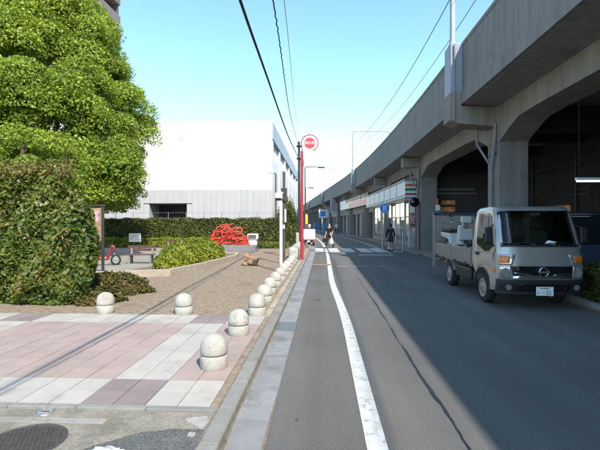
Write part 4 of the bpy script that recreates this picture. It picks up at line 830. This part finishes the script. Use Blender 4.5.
# ============================================================ TRUCK
def lerp_tab(tab, z):
    for (a, va), (b_, vb) in zip(tab[:-1], tab[1:]):
        if z <= b_: return va + (vb - va) * max(0, (z - a)) / (b_ - a)
    return tab[-1][1]
class Cab:                                   # front of the vehicle towards -Y, origin front centre on the ground
    def __init__(s, fr, wd, bow=.10): s.fr, s.wd, s.bow = fr, wd, bow
    def front(s, x, z): return lerp_tab(s.fr, z) + s.bow * (abs(x) / lerp_tab(s.wd, .8)) ** 4
    def patch(s, q, eps, n=10, thick=.02):   # q: 4 corners (x,z) ll, lr, ur, ul on the front face
        b = MB(); v = []; m = n + 1
        for e in (eps, eps - thick):
            for j in range(m):
                for i in range(m):
                    u, t = i / n, j / n; x = (q[0][0] * (1 - u) + q[1][0] * u) * (1 - t) + (q[3][0] * (1 - u) + q[2][0] * u) * t; z = (q[0][1] * (1 - u) + q[1][1] * u) * (1 - t) + (q[3][1] * (1 - u) + q[2][1] * u) * t
                    v.append((x, s.front(x, z) - e, z))
        f = [(j * m + i, j * m + i + 1, (j + 1) * m + i + 1, (j + 1) * m + i) for j in range(n) for i in range(n)]
        f2 = [tuple(m * m + k for k in reversed(q_)) for q_ in f]
        ed = [i for i in range(m)] + [j * m + n for j in range(1, m)] + [n * m + i for i in range(n - 1, -1, -1)] + [j * m for j in range(n - 1, 0, -1)]
        side = [(ed[(i + 1) % len(ed)], ed[i], ed[i] + m * m, ed[(i + 1) % len(ed)] + m * m) for i in range(len(ed))]
        b.add(v, f, True); b.f += f2; b.smooth += [True] * len(f2); b.f += side; b.smooth += [False] * len(side); return b
    def side(s, poly, sgn, eps, thick=.015): # poly (y,z) on the side face
        b = MB(); n = len(poly); v = [(sgn * (lerp_tab(s.wd, z) + eps), y, z) for y, z in poly] + [(sgn * (lerp_tab(s.wd, z) + eps - thick), y, z) for y, z in poly]
        b.add(v, [tuple(range(n)), tuple(range(2 * n - 1, n - 1, -1))] + [(i, n + i, n + (i + 1) % n, (i + 1) % n) for i in range(n)]); return b
    def shell(s, back):                      # back: profile points (y,z) from the roof's front backwards and round below to the front bottom
        zs = [z for z, _ in s.fr]; prof_n = len(zs) + len(back); b = MB(); v = []; xs = [-1, -.985, -.94, -.86, -.7, -.45, -.15, .15, .45, .7, .86, .94, .985, 1]
        for k in xs:
            inset = .035 * max(0, (abs(k) - .94) / .06) ** 2
            for z in zs: x = k * lerp_tab(s.wd, z); v.append((x, s.front(x, z) + inset, z))
            for y, z in back: v.append((k * lerp_tab(s.wd, z), y, z - (inset if z > 1.8 else 0)))
        n = prof_n; m = len(xs)
        f = [(i * n + j, i * n + (j + 1) % n, (i + 1) * n + (j + 1) % n, (i + 1) * n + j) for i in range(m - 1) for j in range(n)]
        b.add(v, f, False); b.f += [tuple(range(n)), tuple(range(m * n - 1, (m - 1) * n - 1, -1))]; b.smooth += [False, False]; return b
def arc(cy, cz, r, a0, a1, n=10): return [(cy + r * math.cos(R(a0 + (a1 - a0) * i / n)), cz + r * math.sin(R(a0 + (a1 - a0) * i / n))) for i in range(n + 1)]
fr = [(.36, .05), (.50, .01), (.75, .0), (1.0, .015), (1.22, .06), (1.5, .17), (1.75, .27), (1.90, .34), (1.965, .42), (1.995, .60)]
wd = [(0, .84), (1.15, .84), (1.55, .815), (1.95, .765), (2.0, .75)]
cab = Cab(fr, wd)
tk = thing('silver_truck', 'small silver flatbed truck parked facing the viewer under the viaduct', 'truck', (4.14, 8.40, 0)); tk.scale = (.945, 1, 1)
back = [(.9, 2.005), (1.30, 1.99), (1.40, 1.93), (1.50, 1.20), (1.52, .80), (1.34, .62)] + arc(.90, .32, .40, 38, 178, 12)
MB_ = cab.shell(back)
def inws(f):
    c = sum((Vector(MB_.v[i]) for i in f), Vector()) / len(f); return abs(c.x) < .72 and 1.24 < c.z < 1.90 and c.y < .5
keep = [i for i, f in enumerate(MB_.f) if not (len(f) == 4 and inws(f))]; MB_.f = [MB_.f[i] for i in keep]; MB_.smooth = [MB_.smooth[i] for i in keep]
sh = MB_.build('cab', 'truck', tk, sharp=38)
MB().box(-.72, .72, 1.30, 1.33, .85, 1.90).box(-.74, -.70, .35, 1.30, .8, 1.88).box(.70, .74, .35, 1.30, .8, 1.88).box(-.72, .72, .42, 1.30, 1.90, 1.93).box(-.72, .72, .14, 1.3, .78, .82).build('cabin_lining', 'cabin', tk)
MB().box(-.70, .70, .13, .42, .9, 1.21).box(-.5, -.1, .3, .48, 1.1, 1.24).build('dashboard', 'cabin', tk, bev=.03)
for x_ in (-.38, .38):
    st_ = MB().box(x_ - .23, x_ + .23, .95, 1.12, .95, 1.50).box(x_ - .23, x_ + .23, .6, 1.0, .85, 1.0).build('seat', 'seat_cloth', tk, bev=.05); MB().box(x_ - .12, x_ + .12, .98, 1.08, 1.53, 1.72).build('headrest', 'seat_cloth', st_, bev=.04)
ring = [(.38 + .19 * math.cos(R(a)), .55 - .08 * math.sin(R(a)), 1.25 + .14 * math.sin(R(a))) for a in range(0, 361, 20)]; MB().tube(ring, .014, 6).build('steering_wheel', 'black_plastic', tk)
MB().box(-.5, .5, 1.285, 1.299, 1.35, 1.78).build('rear_window', 'rear_pane', tk)
cab.patch([(-.735, 1.235), (.735, 1.235), (.685, 1.90), (-.685, 1.90)], .006, 12, .008).build('windscreen', 'clear_glass', tk)
gk = [((-.775, 1.20), (-.735, 1.20), (-.685, 1.92), (-.72, 1.92)), ((.735, 1.20), (.775, 1.20), (.72, 1.92), (.685, 1.92))]
for q in gk: cab.patch(q, .010, 5).build('windscreen_pillar', 'truck', tk)
cab.patch([(-.74, 1.205), (.74, 1.205), (.735, 1.24), (-.735, 1.24)], .012, 8).build('wiper_cowl', 'black_plastic', tk)
cab.patch([(-.57, .66), (.57, .66), (.60, .84), (-.60, .84)], .008, 8).build('grille', 'black_gloss', tk)
b = cab.patch([(-.58, .612), (.58, .612), (.565, .655), (-.565, .655)], .03, 8); b.build('grille_trim', 'chrome', tk)
for s in (-1, 1): cab.patch([(min(s * .56, s * .2), .66 if s > 0 else .70), (max(s * .56, s * .2), .70 if s > 0 else .66), (max(s * .56, s * .2), .725 if s > 0 else .685), (min(s * .56, s * .2), .685 if s > 0 else .725)], .028, 6).build('grille_trim', 'chrome', tk)
ring = [(.085 * math.cos(R(a)), cab.front(0, .73) - .045, .735 + .085 * math.sin(R(a))) for a in range(0, 361, 15)]
em = MB().tube(ring, .013, 6).build('emblem', 'chrome', tk); MB().box(-.12, .12, cab.front(0, .73) - .06, cab.front(0, .73) - .035, .717, .753).build('emblem_bar', 'chrome', em)
cab.patch([(-.845, .30), (.845, .30), (.845, .585), (-.845, .585)], .05, 14, .12).build('bumper', 'black_plastic', tk)
cab.patch([(-.5, .36), (.5, .36), (.52, .50), (-.52, .50)], .056, 8).build('bumper_intake', 'black_gloss', tk)
for s in (-1, 1):
    lo, hi = (min, max)
    xi, xo = .60 * s, .83 * s
    q = [(lo(xi, xo), .60), (hi(xi, xo), .60), (hi(xi, xo), .85), (lo(xi, xo), .85)]
    hl = cab.patch(q, .012, 8).build('headlight', 'lens', tk)
    MB().lathe([(.085, -.012), (.085, .01), (.05, .012)], 18, (s * .70, cab.front(.70, .7) - .012, .72), 'y').build('reflector', 'rim', hl)
    q = [(lo(xi * .97, xo), .86), (hi(xi * .97, xo), .86), (hi(xi * .86, xo), 1.06), (lo(xi * .86, xo), 1.06)]
    cab.patch(q, .012, 8).build('headlight', 'lens', tk)
    q = [(lo(s * .64, s * .815), .90), (hi(s * .64, s * .815), .90), (hi(s * .62, s * .815), 1.03), (lo(s * .62, s * .815), 1.03)]
    cab.patch(q, .02, 6).build('indicator', 'amber', tk)
    MB().lathe([(.055, -.02), (.055, .02)], 16, (s * .66, cab.front(.66, .44) - .05, .44), 'y').build('fog_lamp', 'lens', tk)
    # door, side window, mirror
    dr = cab.side([(.30, .80), (.34, .98), (.18, 1.18), (.42, 1.83), (.52, 1.93), (1.26, 1.93), (1.30, 1.2), (1.30, .62), (1.20, .62), (1.12, .74), (.9, .80)], s, .010, .012).build('door', 'truck', tk, bev=.004)
    cab.side([(.34, 1.22), (.50, 1.79), (.58, 1.86), (1.19, 1.86), (1.22, 1.22), (.72, 1.08), (.55, 1.10)], s, .0135, .008).build('side_window', 'glass', dr)
    cab.side([(.60, 1.22), (.63, 1.23), (.66, 1.86), (.63, 1.86)], s, .017, .008).build('window_bar', 'black_plastic', dr)
    cab.side([(1.12, .98), (1.25, .98), (1.25, 1.04), (1.12, 1.04)], s, .03, .03).build('door_handle', 'black_plastic', dr)
    cab.side([(.20, .70), (.30, .70), (.30, .78), (.20, .78)], s, .02, .02).build('side_marker', 'amber', tk)
    mi = MB().box(s * .955 - .075, s * .955 + .075, .24, .31, 1.27, 1.58).build('mirror', 'black_plastic', tk, bev=.03); MB().tube([(s * .83, .30, 1.20), (s * .93, .27, 1.28)], .018, 6).tube([(s * .80, .38, 1.62), (s * .95, .28, 1.57)], .012, 6).build('mirror_arm', 'black_plastic', mi)
    cab.side(arc(.90, .32, .425, 5, 172, 14) + arc(.90, .32, .395, 172, 5, 14), s, .012, .02).build('arch_trim', 'black_plastic', tk)
    wheel(tk, (s * .735, .90, .305), .305, .19)
    wheel(tk, (s * .70, 3.40, .305), .305, .20)
    for (yw, xw) in ((.90, .735), (3.40, .70)):
        for k in range(5): MB().lathe([(.016, -.012), (.016, .012)], 8, (s * (xw + .10), yw + .09 * math.cos(k * 1.2566), .305 + .09 * math.sin(k * 1.2566)), 'x').build('wheel_nut', 'chrome', tk)
for x0, x1 in ((-.62, -.12), (.06, .60)):
    z0 = 1.26; MB().tube([(x0, cab.front(x0, z0) - .03, z0), ((x0 + x1) / 2, cab.front((x0 + x1) / 2, z0 + .02) - .03, z0 + .025), (x1, cab.front(x1, z0) - .03, z0 + .01)], .009, 6).build('wiper', 'black_plastic', tk)
MB().box(-.10, .10, cab.front(0, 1.8) - .0, cab.front(0, 1.8) + .03, 1.80, 1.86).build('cabin_mirror', 'black_plastic', tk)
cab.patch([(.08, 1.27), (.28, 1.25), (.32, 1.30), (.16, 1.33)], .012, 4).build('dash_paper', 'sign_white', tk)
pl_ = MB().box(-.165, .165, -.085, -.075, .30, .465).build('number_plate', 'plate', tk)
text('22', .105, 'plate_green', pl_, (.065, -.087, .352), name='plate_digits', depth=.001); 
for x0, x1, z0, z1 in [(-.135, -.115, .335, .37), (-.06, -.045, .345, .36), (-.02, -.005, .345, .36)]: MB().box(x0, x1, -.0865, -.0852, z0, z1).build('plate_mark', 'plate_green', pl_)
for k in range(5): MB().box(-.09 + k * .037, -.066 + k * .037, -.0865, -.0852, .425, .448).build('plate_mark', 'plate_green', pl_)
# flat bed
MB().box(-.30, -.22, 1.3, 4.75, .42, .56).box(.22, .30, 1.3, 4.75, .42, .56).build('chassis_rail', 'black_plastic', tk)
MB().box(-.80, .80, 1.60, 4.78, .70, .78).build('bed_floor', 'truck_plain', tk)
for s in (-1, 1):
    x0 = s * .83
    g_ = MB().box(min(x0, x0 - s * .035), max(x0, x0 - s * .035), 1.64, 4.76, .72, 1.09).build('side_gate', 'truck_plain', tk, bev=.006)
    for zz in (.80, .91, 1.02): MB().box(min(x0, x0 + s * .012), max(x0, x0 + s * .012), 1.66, 4.74, zz, zz + .045).build('gate_rib', 'truck_plain', g_)
    for yy in (1.62, 3.2, 4.78): MB().box(min(x0 - s * .03, x0 + s * .018), max(x0 - s * .03, x0 + s * .018), yy - .03, yy + .03, .68, 1.12).build('gate_post', 'truck_plain', tk)
    for yy in (2.0, 2.8, 3.9, 4.5): MB().box(min(x0, x0 + s * .02), max(x0, x0 + s * .02), yy - .02, yy + .02, .66, .76).build('hinge', 'black_plastic', tk)
    cab.side(arc(3.40, .305, .43, 20, 160, 10) + arc(3.40, .305, .40, 160, 20, 10), s, -.03, .2).build('mudguard', 'truck_plain', tk)
    MB().box(min(s * .8, s * .72), max(s * .8, s * .72), 1.75, 2.85, .34, .62).build('side_box' if s > 0 else 'fuel_tank', 'black_plastic', tk, bev=.03)
    MB().box(min(s * .7, s * .5), max(s * .7, s * .5), 4.785, 4.80, .54, .60).build('tail_lamp', 'sign_red', tk)
MB().box(-.80, .80, 1.57, 1.61, .78, 1.30).build('headboard', 'truck_plain', tk)
for x_ in (-.76, -.25, .25, .76): MB().tube([(x_, 1.55, .75), (x_, 1.55, 1.72)], .02, 6).build('guard_post', 'truck_plain', tk)
MB().tube([(-.78, 1.55, 1.72), (.78, 1.55, 1.72)], .022, 6).build('guard_rail', 'truck_plain', tk)
tl_ = MB().box(-.82, .82, 4.83, 4.88, .62, 1.90).build('tail_lift', 'truck_plain', tk, bev=.008)
for k in range(6): MB().box(-.78, .78, 4.815, 4.829, .74 + k * .19, .77 + k * .19).build('lift_rib', 'truck_plain', tl_)
for s in (-.84, .84): MB().box(s - .03, s + .03, 4.79, 4.90, .35, 1.98).build('lift_post', 'truck_plain', tk)
MB().box(-.86, .86, 4.79, 4.89, 1.905, 1.97).build('lift_bar', 'van_paint', tk)
# scooter carried on the bed
sc_ = thing('white_scooter', 'white scooter loaded on the bed of the silver truck', 'scooter', (3.70, 12.15, .785), R(6))
wheel(sc_, (0, -.55, .21), .21, .09, 'x'); wheel(sc_, (0, .60, .21), .21, .10, 'x')
b = MB(); prof = [(-.50, .30), (-.40, .30), (-.22, .20), (.20, .20), (.32, .42), (.85, .50), (.85, .62), (.25, .60), (.12, .30), (-.2, .30), (-.34, .75), (-.44, .80)]
b.prismx(prof, -.15, .15).build('body', 'scooter_white', sc_, bev=.03); MB().box(-.20, .20, -.56, -.47, .42, .82).build('leg_shield', 'scooter_white', sc_, bev=.03); MB().box(-.13, .13, .2, .85, .625, .70).build('seat', 'black_plastic', sc_, bev=.03)
MB().tube([(-.32, -.32, .90), (0, -.40, .88), (.32, -.32, .90)], .014, 6).build('handlebar', 'chrome', sc_); MB().lathe([(.09, -.04), (.10, .02), (.04, .07)], 16, (0, -.52, .80), 'y').build('headlamp', 'lens', sc_); MB().tube([(.02, -.42, .85), (0, -.55, .21)], .028, 8).build('fork', 'galv', sc_); MB().box(-.13, .13, -.60, -.5, .88, 1.05).build('screen', 'scooter_white', sc_, bev=.02); MB().box(.06, .17, -.57, -.48, .74, .8).build('indicator', 'amber', sc_); MB().tube([(.28, -.33, .9), (.36, -.38, 1.08)], .008, 5).tube([(-.28, -.33, .9), (-.36, -.38, 1.08)], .008, 5).build('mirror_stalk', 'dark_metal', sc_); MB().box(.30, .42, -.40, -.385, 1.05, 1.13).box(-.42, -.30, -.40, -.385, 1.05, 1.13).build('mirror', 'dark_metal', sc_)
ge = thing('generator', 'dark machine with frame standing in the truck bed behind the cab', 'generator', (4.2, 10.55, .785))
MB().box(-.32, .32, -.22, .22, .06, .44).build('engine', 'tarp', ge, bev=.04); MB().box(-.2, .2, -.24, -.221, .15, .35).build('panel', 'galv', ge)
for sx in (-.36, .36): MB().tube([(sx, -.26, 0), (sx, -.26, .52), (sx, .26, .52), (sx, .26, 0)], .02, 6).build('frame_tube', 'dark_metal', ge)
MB().tube([(-.36, 0, .52), (.36, 0, .52)], .02, 6).build('frame_tube', 'dark_metal', ge)
bd = thing('tarpaulin_bundle', 'dark folded tarpaulin heap at the rear of the truck bed', 'tarpaulin', (4.25, 12.7, .785))
for i in range(4):
    bm = bmesh.new(); bmesh.ops.create_icosphere(bm, subdivisions=3, radius=1)
    for v in bm.verts: q = v.co.copy(); kk = 1 + .15 * math.sin(5 * q.x + i) * math.sin(6 * q.y + 2 * i) + .08 * math.sin(11 * q.z + 7 * q.x); v.co = Vector((q.x * .26 * kk + (i % 2) * .35 - .1, q.y * .24 * kk + (i // 2) * .2, max(0, q.z * .22 * kk + .18 + .06 * i)))
    me = bpy.data.meshes.new('fold'); bm.to_mesh(me); bm.free(); me.materials.append(M['tarp']); link('fold', me, bd)
# dark van beside it
vfr = [(.34, .05), (.5, .0), (.8, .03), (1.0, .16), (1.1, .36), (1.5, .66), (1.8, .92), (1.9, 1.06), (1.94, 1.3)]
vwd = [(0, .82), (1.0, .82), (1.5, .78), (1.95, .70)]
vc_ = Cab(vfr, vwd, .12); vn = thing('dark_van', 'dark blue van parked beyond the truck, cut by the right edge', 'van', (6.62, 10.6, .02))
vc_.shell([(2.0, 1.97), (3.6, 1.95), (3.95, 1.7), (4.05, 1.0), (4.05, .4), (3.55, .36)] + arc(3.2, .3, .36, 0, 180, 8) + [(2.8, .34), (1.1, .34)] + arc(.75, .3, .36, 0, 175, 8)).build('body', 'van_paint', vn, sharp=38)
vc_.patch([(-.72, 1.12), (.72, 1.12), (.62, 1.85), (-.62, 1.85)], .008, 10).build('windscreen', 'glass', vn)
for s in (-1, 1):
    vc_.side([(.75, 1.12), (1.15, 1.78), (2.1, 1.82), (2.1, 1.12)], s, .012).build('side_window', 'glass', vn); vc_.side([(2.2, 1.12), (2.2, 1.82), (3.6, 1.80), (3.75, 1.12)], s, .012).build('side_window', 'glass', vn)
    q = [(min(s * .5, s * .78), .68), (max(s * .5, s * .78), .68), (max(s * .5, s * .78), .86), (min(s * .5, s * .78), .86)]; vc_.patch(q, .012, 5).build('headlight', 'lens', vn)
    MB().box(s * .93 - .11, s * .93 + .11, .62, .72, 1.08, 1.26).build('mirror', 'van_paint', vn, bev=.04)
    wheel(vn, (s * .72, .75, .30), .30, .18); wheel(vn, (s * .72, 3.2, .30), .30, .18)
vc_.patch([(-.82, .34), (.82, .34), (.82, .56), (-.82, .56)], .03, 10, .1).build('bumper', 'van_paint', vn)
# white delivery trike far ahead
tr_ = thing('delivery_trike', 'small white delivery vehicle seen from behind near the red pole', 'delivery trike', (-1.05, 31.7, 0))
MB().box(-.47, .47, 0, .95, .44, 1.22).build('cargo_box', 'white_paint', tr_, bev=.05); MB().box(-.40, .40, .1, 1.7, .26, .435).build('chassis', 'black_plastic', tr_)
for s in (-.36, .36): wheel(tr_, (s, .5, .21), .21, .14)
wheel(tr_, (0, 1.75, .21), .21, .12); MB().box(-.11, .11, -.02, -.002, .29, .40).build('number_plate', 'plate', tr_); MB().box(-.45, .45, -.012, .0, .50, .54).build('box_trim', 'galv', tr_)
for s in (-.38, .38): MB().box(s - .06, s + .06, -.03, .0, .30, .40).build('tail_lamp', 'sign_red', tr_)
MB().box(-.2, .2, .97, 1.4, .44, .78).build('seat', 'black_plastic', tr_, bev=.04); MB().box(-.3, .3, 1.55, 1.8, .3, 1.0).build('leg_shield', 'white_paint', tr_, bev=.05)
for s in (-.34, .34): MB().tube([(s * .8, 1.62, .95), (s, 1.58, 1.55)], .016, 6).build('mirror_stalk', 'galv', tr_); MB().box(s - .06, s + .06, 1.57, 1.59, 1.48, 1.62).build('mirror', 'dark_metal', tr_)

# ============================================================ PEOPLE
def skin_mesh(name, verts, edges, mat, parent, root=0, sub=2):
    me = bpy.data.meshes.new(name); me.from_pydata([v[:3] for v in verts], edges, []); me.materials.append(M[mat])
    o = link(name, me, parent); o.modifiers.new('skin', 'SKIN'); sv = me.skin_vertices[0].data
    for i, v in enumerate(verts): sv[i].radius = (v[3], v[4] if len(v) > 4 else v[3]); sv[i].use_root = (i == root)
    o.modifiers['skin'].use_smooth_shade = True
    s_ = o.modifiers.new('sub', 'SUBSURF'); s_.levels = sub; s_.render_levels = sub; return o
def person(label, loc, rz, h=1.65, top='cloth_black', bottom='cloth_black', shoe='cloth_black', stride=.28, arm=(.15, -.2), skirt=False, longhair=False, hairless_hat=None, sleeve=.5, bag=None):
    k = h / 1.70; t = thing('person', label, 'person', loc, rz); V = []; E = []
    def jn(x, y, z, r, r2=None, par=None):
        V.append((x * k, y * k, z * k, r * k, (r2 or r) * k)); i = len(V) - 1
        if par is not None: E.append((par, i))
        return i
    pel = jn(0, 0, .93, .125, .10); sp_ = jn(0, -.01, 1.12, .115, .09, pel); ch = jn(0, 0, 1.32, .14, .10, sp_); nk = jn(0, .005, 1.46, .055, .055, ch); hb = jn(0, -.015, 1.54, .062, .07, nk); hm = jn(0, -.02, 1.62, .070, .082, hb); ht = jn(0, -.005, 1.685, .042, .055, hm)
    nose = jn(0, -.105, 1.60, .012, .012, hm)
    J = {}
    for s, st_, ar in ((-1, stride, arm[0]), (1, -stride, arm[1])):
        hip = jn(s * .09, 0, .88, .09, .09, pel); kn = jn(s * .095, -st_ * .55 - .02, .49, .062, .062, hip); an = jn(s * .095, -st_ + (.10 if st_ < 0 else 0), .10 + (.07 if st_ < 0 else 0), .042, .045, kn); he = jn(s * .095, -st_ + (.09 if st_ < 0 else -.0), .05 + (.07 if st_ < 0 else 0), .038, .038, an); to = jn(s * .105, -st_ - .14 + (.06 if st_ < 0 else 0), .035, .034, .028, he)
        sh_ = jn(s * .175, 0, 1.385, .062, .062, ch); el = jn(s * .225, -ar * .45 + .02, 1.11, .042, .042, sh_); wr = jn(s * .235, -ar - .06, .88, .028, .024, el); pa_ = jn(s * .235, -ar - .085, .80, .032, .018, wr)
        for q, (dx, ln) in enumerate([(-.028, .062), (-.010, .075), (.010, .07), (.027, .055)]):
            f1 = jn(s * .235 + dx * .25, -ar - .085 + dx, .755, .0095, None, pa_); jn(s * .235 + dx * .25 - s * .012, -ar - .085 + dx - .012, .755 - ln * .8, .008, None, f1)
        th = jn(s * .22, -ar - .125, .80, .010, None, wr); jn(s * .21, -ar - .14, .765, .008, None, th)
        J[s] = (hip, kn, an, he, to, sh_, el, wr, pa_)
    skin_mesh('body', V, E, 'skin', t)
    def cloth(name, ids, edges, mat, grow):
        mp = {i: n for n, i in enumerate(ids)}; return skin_mesh(name, [(V[i][0], V[i][1], V[i][2], V[i][3] + grow * k, V[i][4] + grow * k) for i in ids], [(mp[a], mp[b]) for a, b in edges], mat, t, 0)
    hem = len(V); V.append((0, 0, .80 * k, .135 * k, .105 * k)); ids = [pel, hem, sp_, ch]; ed = [(hem, pel), (pel, sp_), (sp_, ch)]
    nk2 = len(V); V.append((0, .005 * k, 1.43 * k, .06 * k, .06 * k)); ids.append(nk2); ed.append((ch, nk2))
    for s in (-1, 1):
        a, e_, w_ = J[s][5], J[s][6], J[s][7]; m_ = len(V); q = V[a]; r_ = V[e_]; u = V[w_]
        f = sleeve
        pt = tuple(q[i] * (1 - f * 2) + r_[i] * f * 2 for i in range(3)) if f <= .5 else tuple(r_[i] * (1 - (f - .5) * 2) + u[i] * (f - .5) * 2 for i in range(3))
        V.append((*pt, .045 * k, .045 * k))
        if f <= .5: ids += [a, m_]; ed += [(ch, a), (a, m_)]
        else: ids += [a, e_, m_]; ed += [(ch, a), (a, e_), (e_, m_)]
    cloth('top', ids, ed, top, .014)
    ws_ = len(V); V.append((0, 0, 1.03 * k, .105 * k, .085 * k)); ids = [pel, ws_]; ed = [(pel, ws_)]
    if skirt:
        MB().lathe([(.135 * k, .98 * k), (.16 * k, .85 * k), (.20 * k, .62 * k), (.195 * k, .615 * k)], 18).build('skirt', bottom, t)
        for s in (-1, 1): i_, n_ = J[s][1], J[s][2]; skin_mesh('sock', [tuple((V[i_][j] * .35 + V[n_][j] * .65) for j in range(3)) + (.068 * k, .068 * k), (*V[n_][:3], .062 * k, .062 * k)], [(0, 1)], 'cloth_white', t)
    else:
        for s in (-1, 1): ids += [J[s][0], J[s][1], J[s][2]]; ed += [(pel, J[s][0]), (J[s][0], J[s][1]), (J[s][1], J[s][2])]
        cloth('trousers', ids, ed, bottom, .016)
    for s in (-1, 1): skin_mesh('shoe', [(V[J[s][3]][0], V[J[s][3]][1] + .06 * k, V[J[s][3]][2], .055 * k, .055 * k), (*V[J[s][3]][:3], .058 * k, .055 * k), (V[J[s][4]][0], V[J[s][4]][1] - .05 * k, V[J[s][4]][2] + .01, .05 * k, .042 * k)], [(0, 1), (1, 2)], shoe, t, 1)
    bm = bmesh.new(); bmesh.ops.create_uvsphere(bm, u_segments=18, v_segments=12, radius=1)
    for v in bm.verts:
        x, y, z = v.co
        if y < -.35 and z < .35: z = .35 + (z - .35) * .05; y = max(y, -.80)
        v.co = Vector((x * .086 * k, (y * .098 + .005) * k, (z * (.098 if z > 0 else (.20 if longhair else .085)) + 1.635) * k))
    me = bpy.data.meshes.new('hair'); bm.to_mesh(me); bm.free(); me.materials.append(M[hairless_hat or 'hair']); me.polygons.foreach_set('use_smooth', [True] * len(me.polygons)); link('hair' if not hairless_hat else 'cap', me, t)
    for s in (-1, 1): MB().lathe([(.002, -.004), (.010, -.002), (.010, .002), (.002, .004)], 8, (s * .03 * k, -.098 * k, 1.625 * k), 'y').build('eye', 'hair', t)
    return t, J, V, k
p = G(329.5, 248.3); 
pt, J, V, k = person('person in black crossing the road carrying a white plastic bag', (p.x, p.y, 0), R(-35), 1.68, stride=.26, arm=(.10, .02), sleeve=.45)
def handpos(t, J, V, s): i = J[s][8]; return Matrix.Rotation(t.rotation_euler.z, 3, 'Z') @ Vector(V[i][:3]) + Vector(t.location)
hp_ = handpos(pt, J, V, 1)
o = thing('plastic_bag', 'white plastic bag hanging from the hand of the person in black', 'bag', tuple(hp_ + Vector((0, 0, -.05))))
b = MB(); v = []; prof = [(.02, 0, .02), (.05, .03, -.06), (.10, .05, -.18), (.14, .08, -.32), (.13, .08, -.42), (.06, .04, -.46)]
for a_, c_, z in prof:
    for j in range(14): an = 2 * math.pi * j / 14; w_ = 1 + .12 * math.sin(3 * an + z * 20); v.append((a_ * math.cos(an) * w_, c_ * math.sin(an) * w_, z))
b.add(v, [(i * 14 + j, i * 14 + (j + 1) % 14, (i + 1) * 14 + (j + 1) % 14, (i + 1) * 14 + j) for i in range(5) for j in range(14)], True); b.add(v[-14:], [tuple(range(14))]); b.build('sack', 'bag', o)
hp2 = handpos(pt, J, V, -1); o = thing('shoulder_bag', 'dark bag held at the other side of the person in black', 'bag', tuple(hp2 + Vector((0, 0, -.04)))); MB().box(-.17, .17, -.06, .06, -.34, -.08).build('pouch', 'cloth_black', o, bev=.03); MB().tube([(-.10, 0, -.09), (-.07, 0, .03), (.07, 0, .03), (.10, 0, -.09)], .012, 6).build('handle', 'cloth_black', o)
p = G(390.5, 251.8); person('person in dark jacket and skirt with white socks walking away past the shop', (p.x, p.y, 0), R(172), 1.62, top='cloth_navy', bottom='cloth_navy', shoe='cloth_black', stride=.22, arm=(.05, .2), skirt=True, longhair=True, sleeve=.95)
for (px, Y, kw, lb) in [(336.5, 66., dict(top='cloth_white', bottom='cloth_navy', stride=.15, sleeve=.4), 'distant person in white shirt and dark trousers under the viaduct'), (350, 64., dict(top='cloth_brown', bottom='cloth_blue', stride=.05, sleeve=.6, hairless_hat='tower_dark'), 'distant person in brown top and dark cap beside the shutters'), (309.5, 80., dict(top='cloth_white', bottom='cloth_blue', stride=.2, sleeve=.4), 'tiny distant person in pale top at the far left of the road')]:
    p = atY(px, 232, Y); person(lb, (p.x, Y, .056), R(170 if Y > 65 else 20), 1.68, **kw)
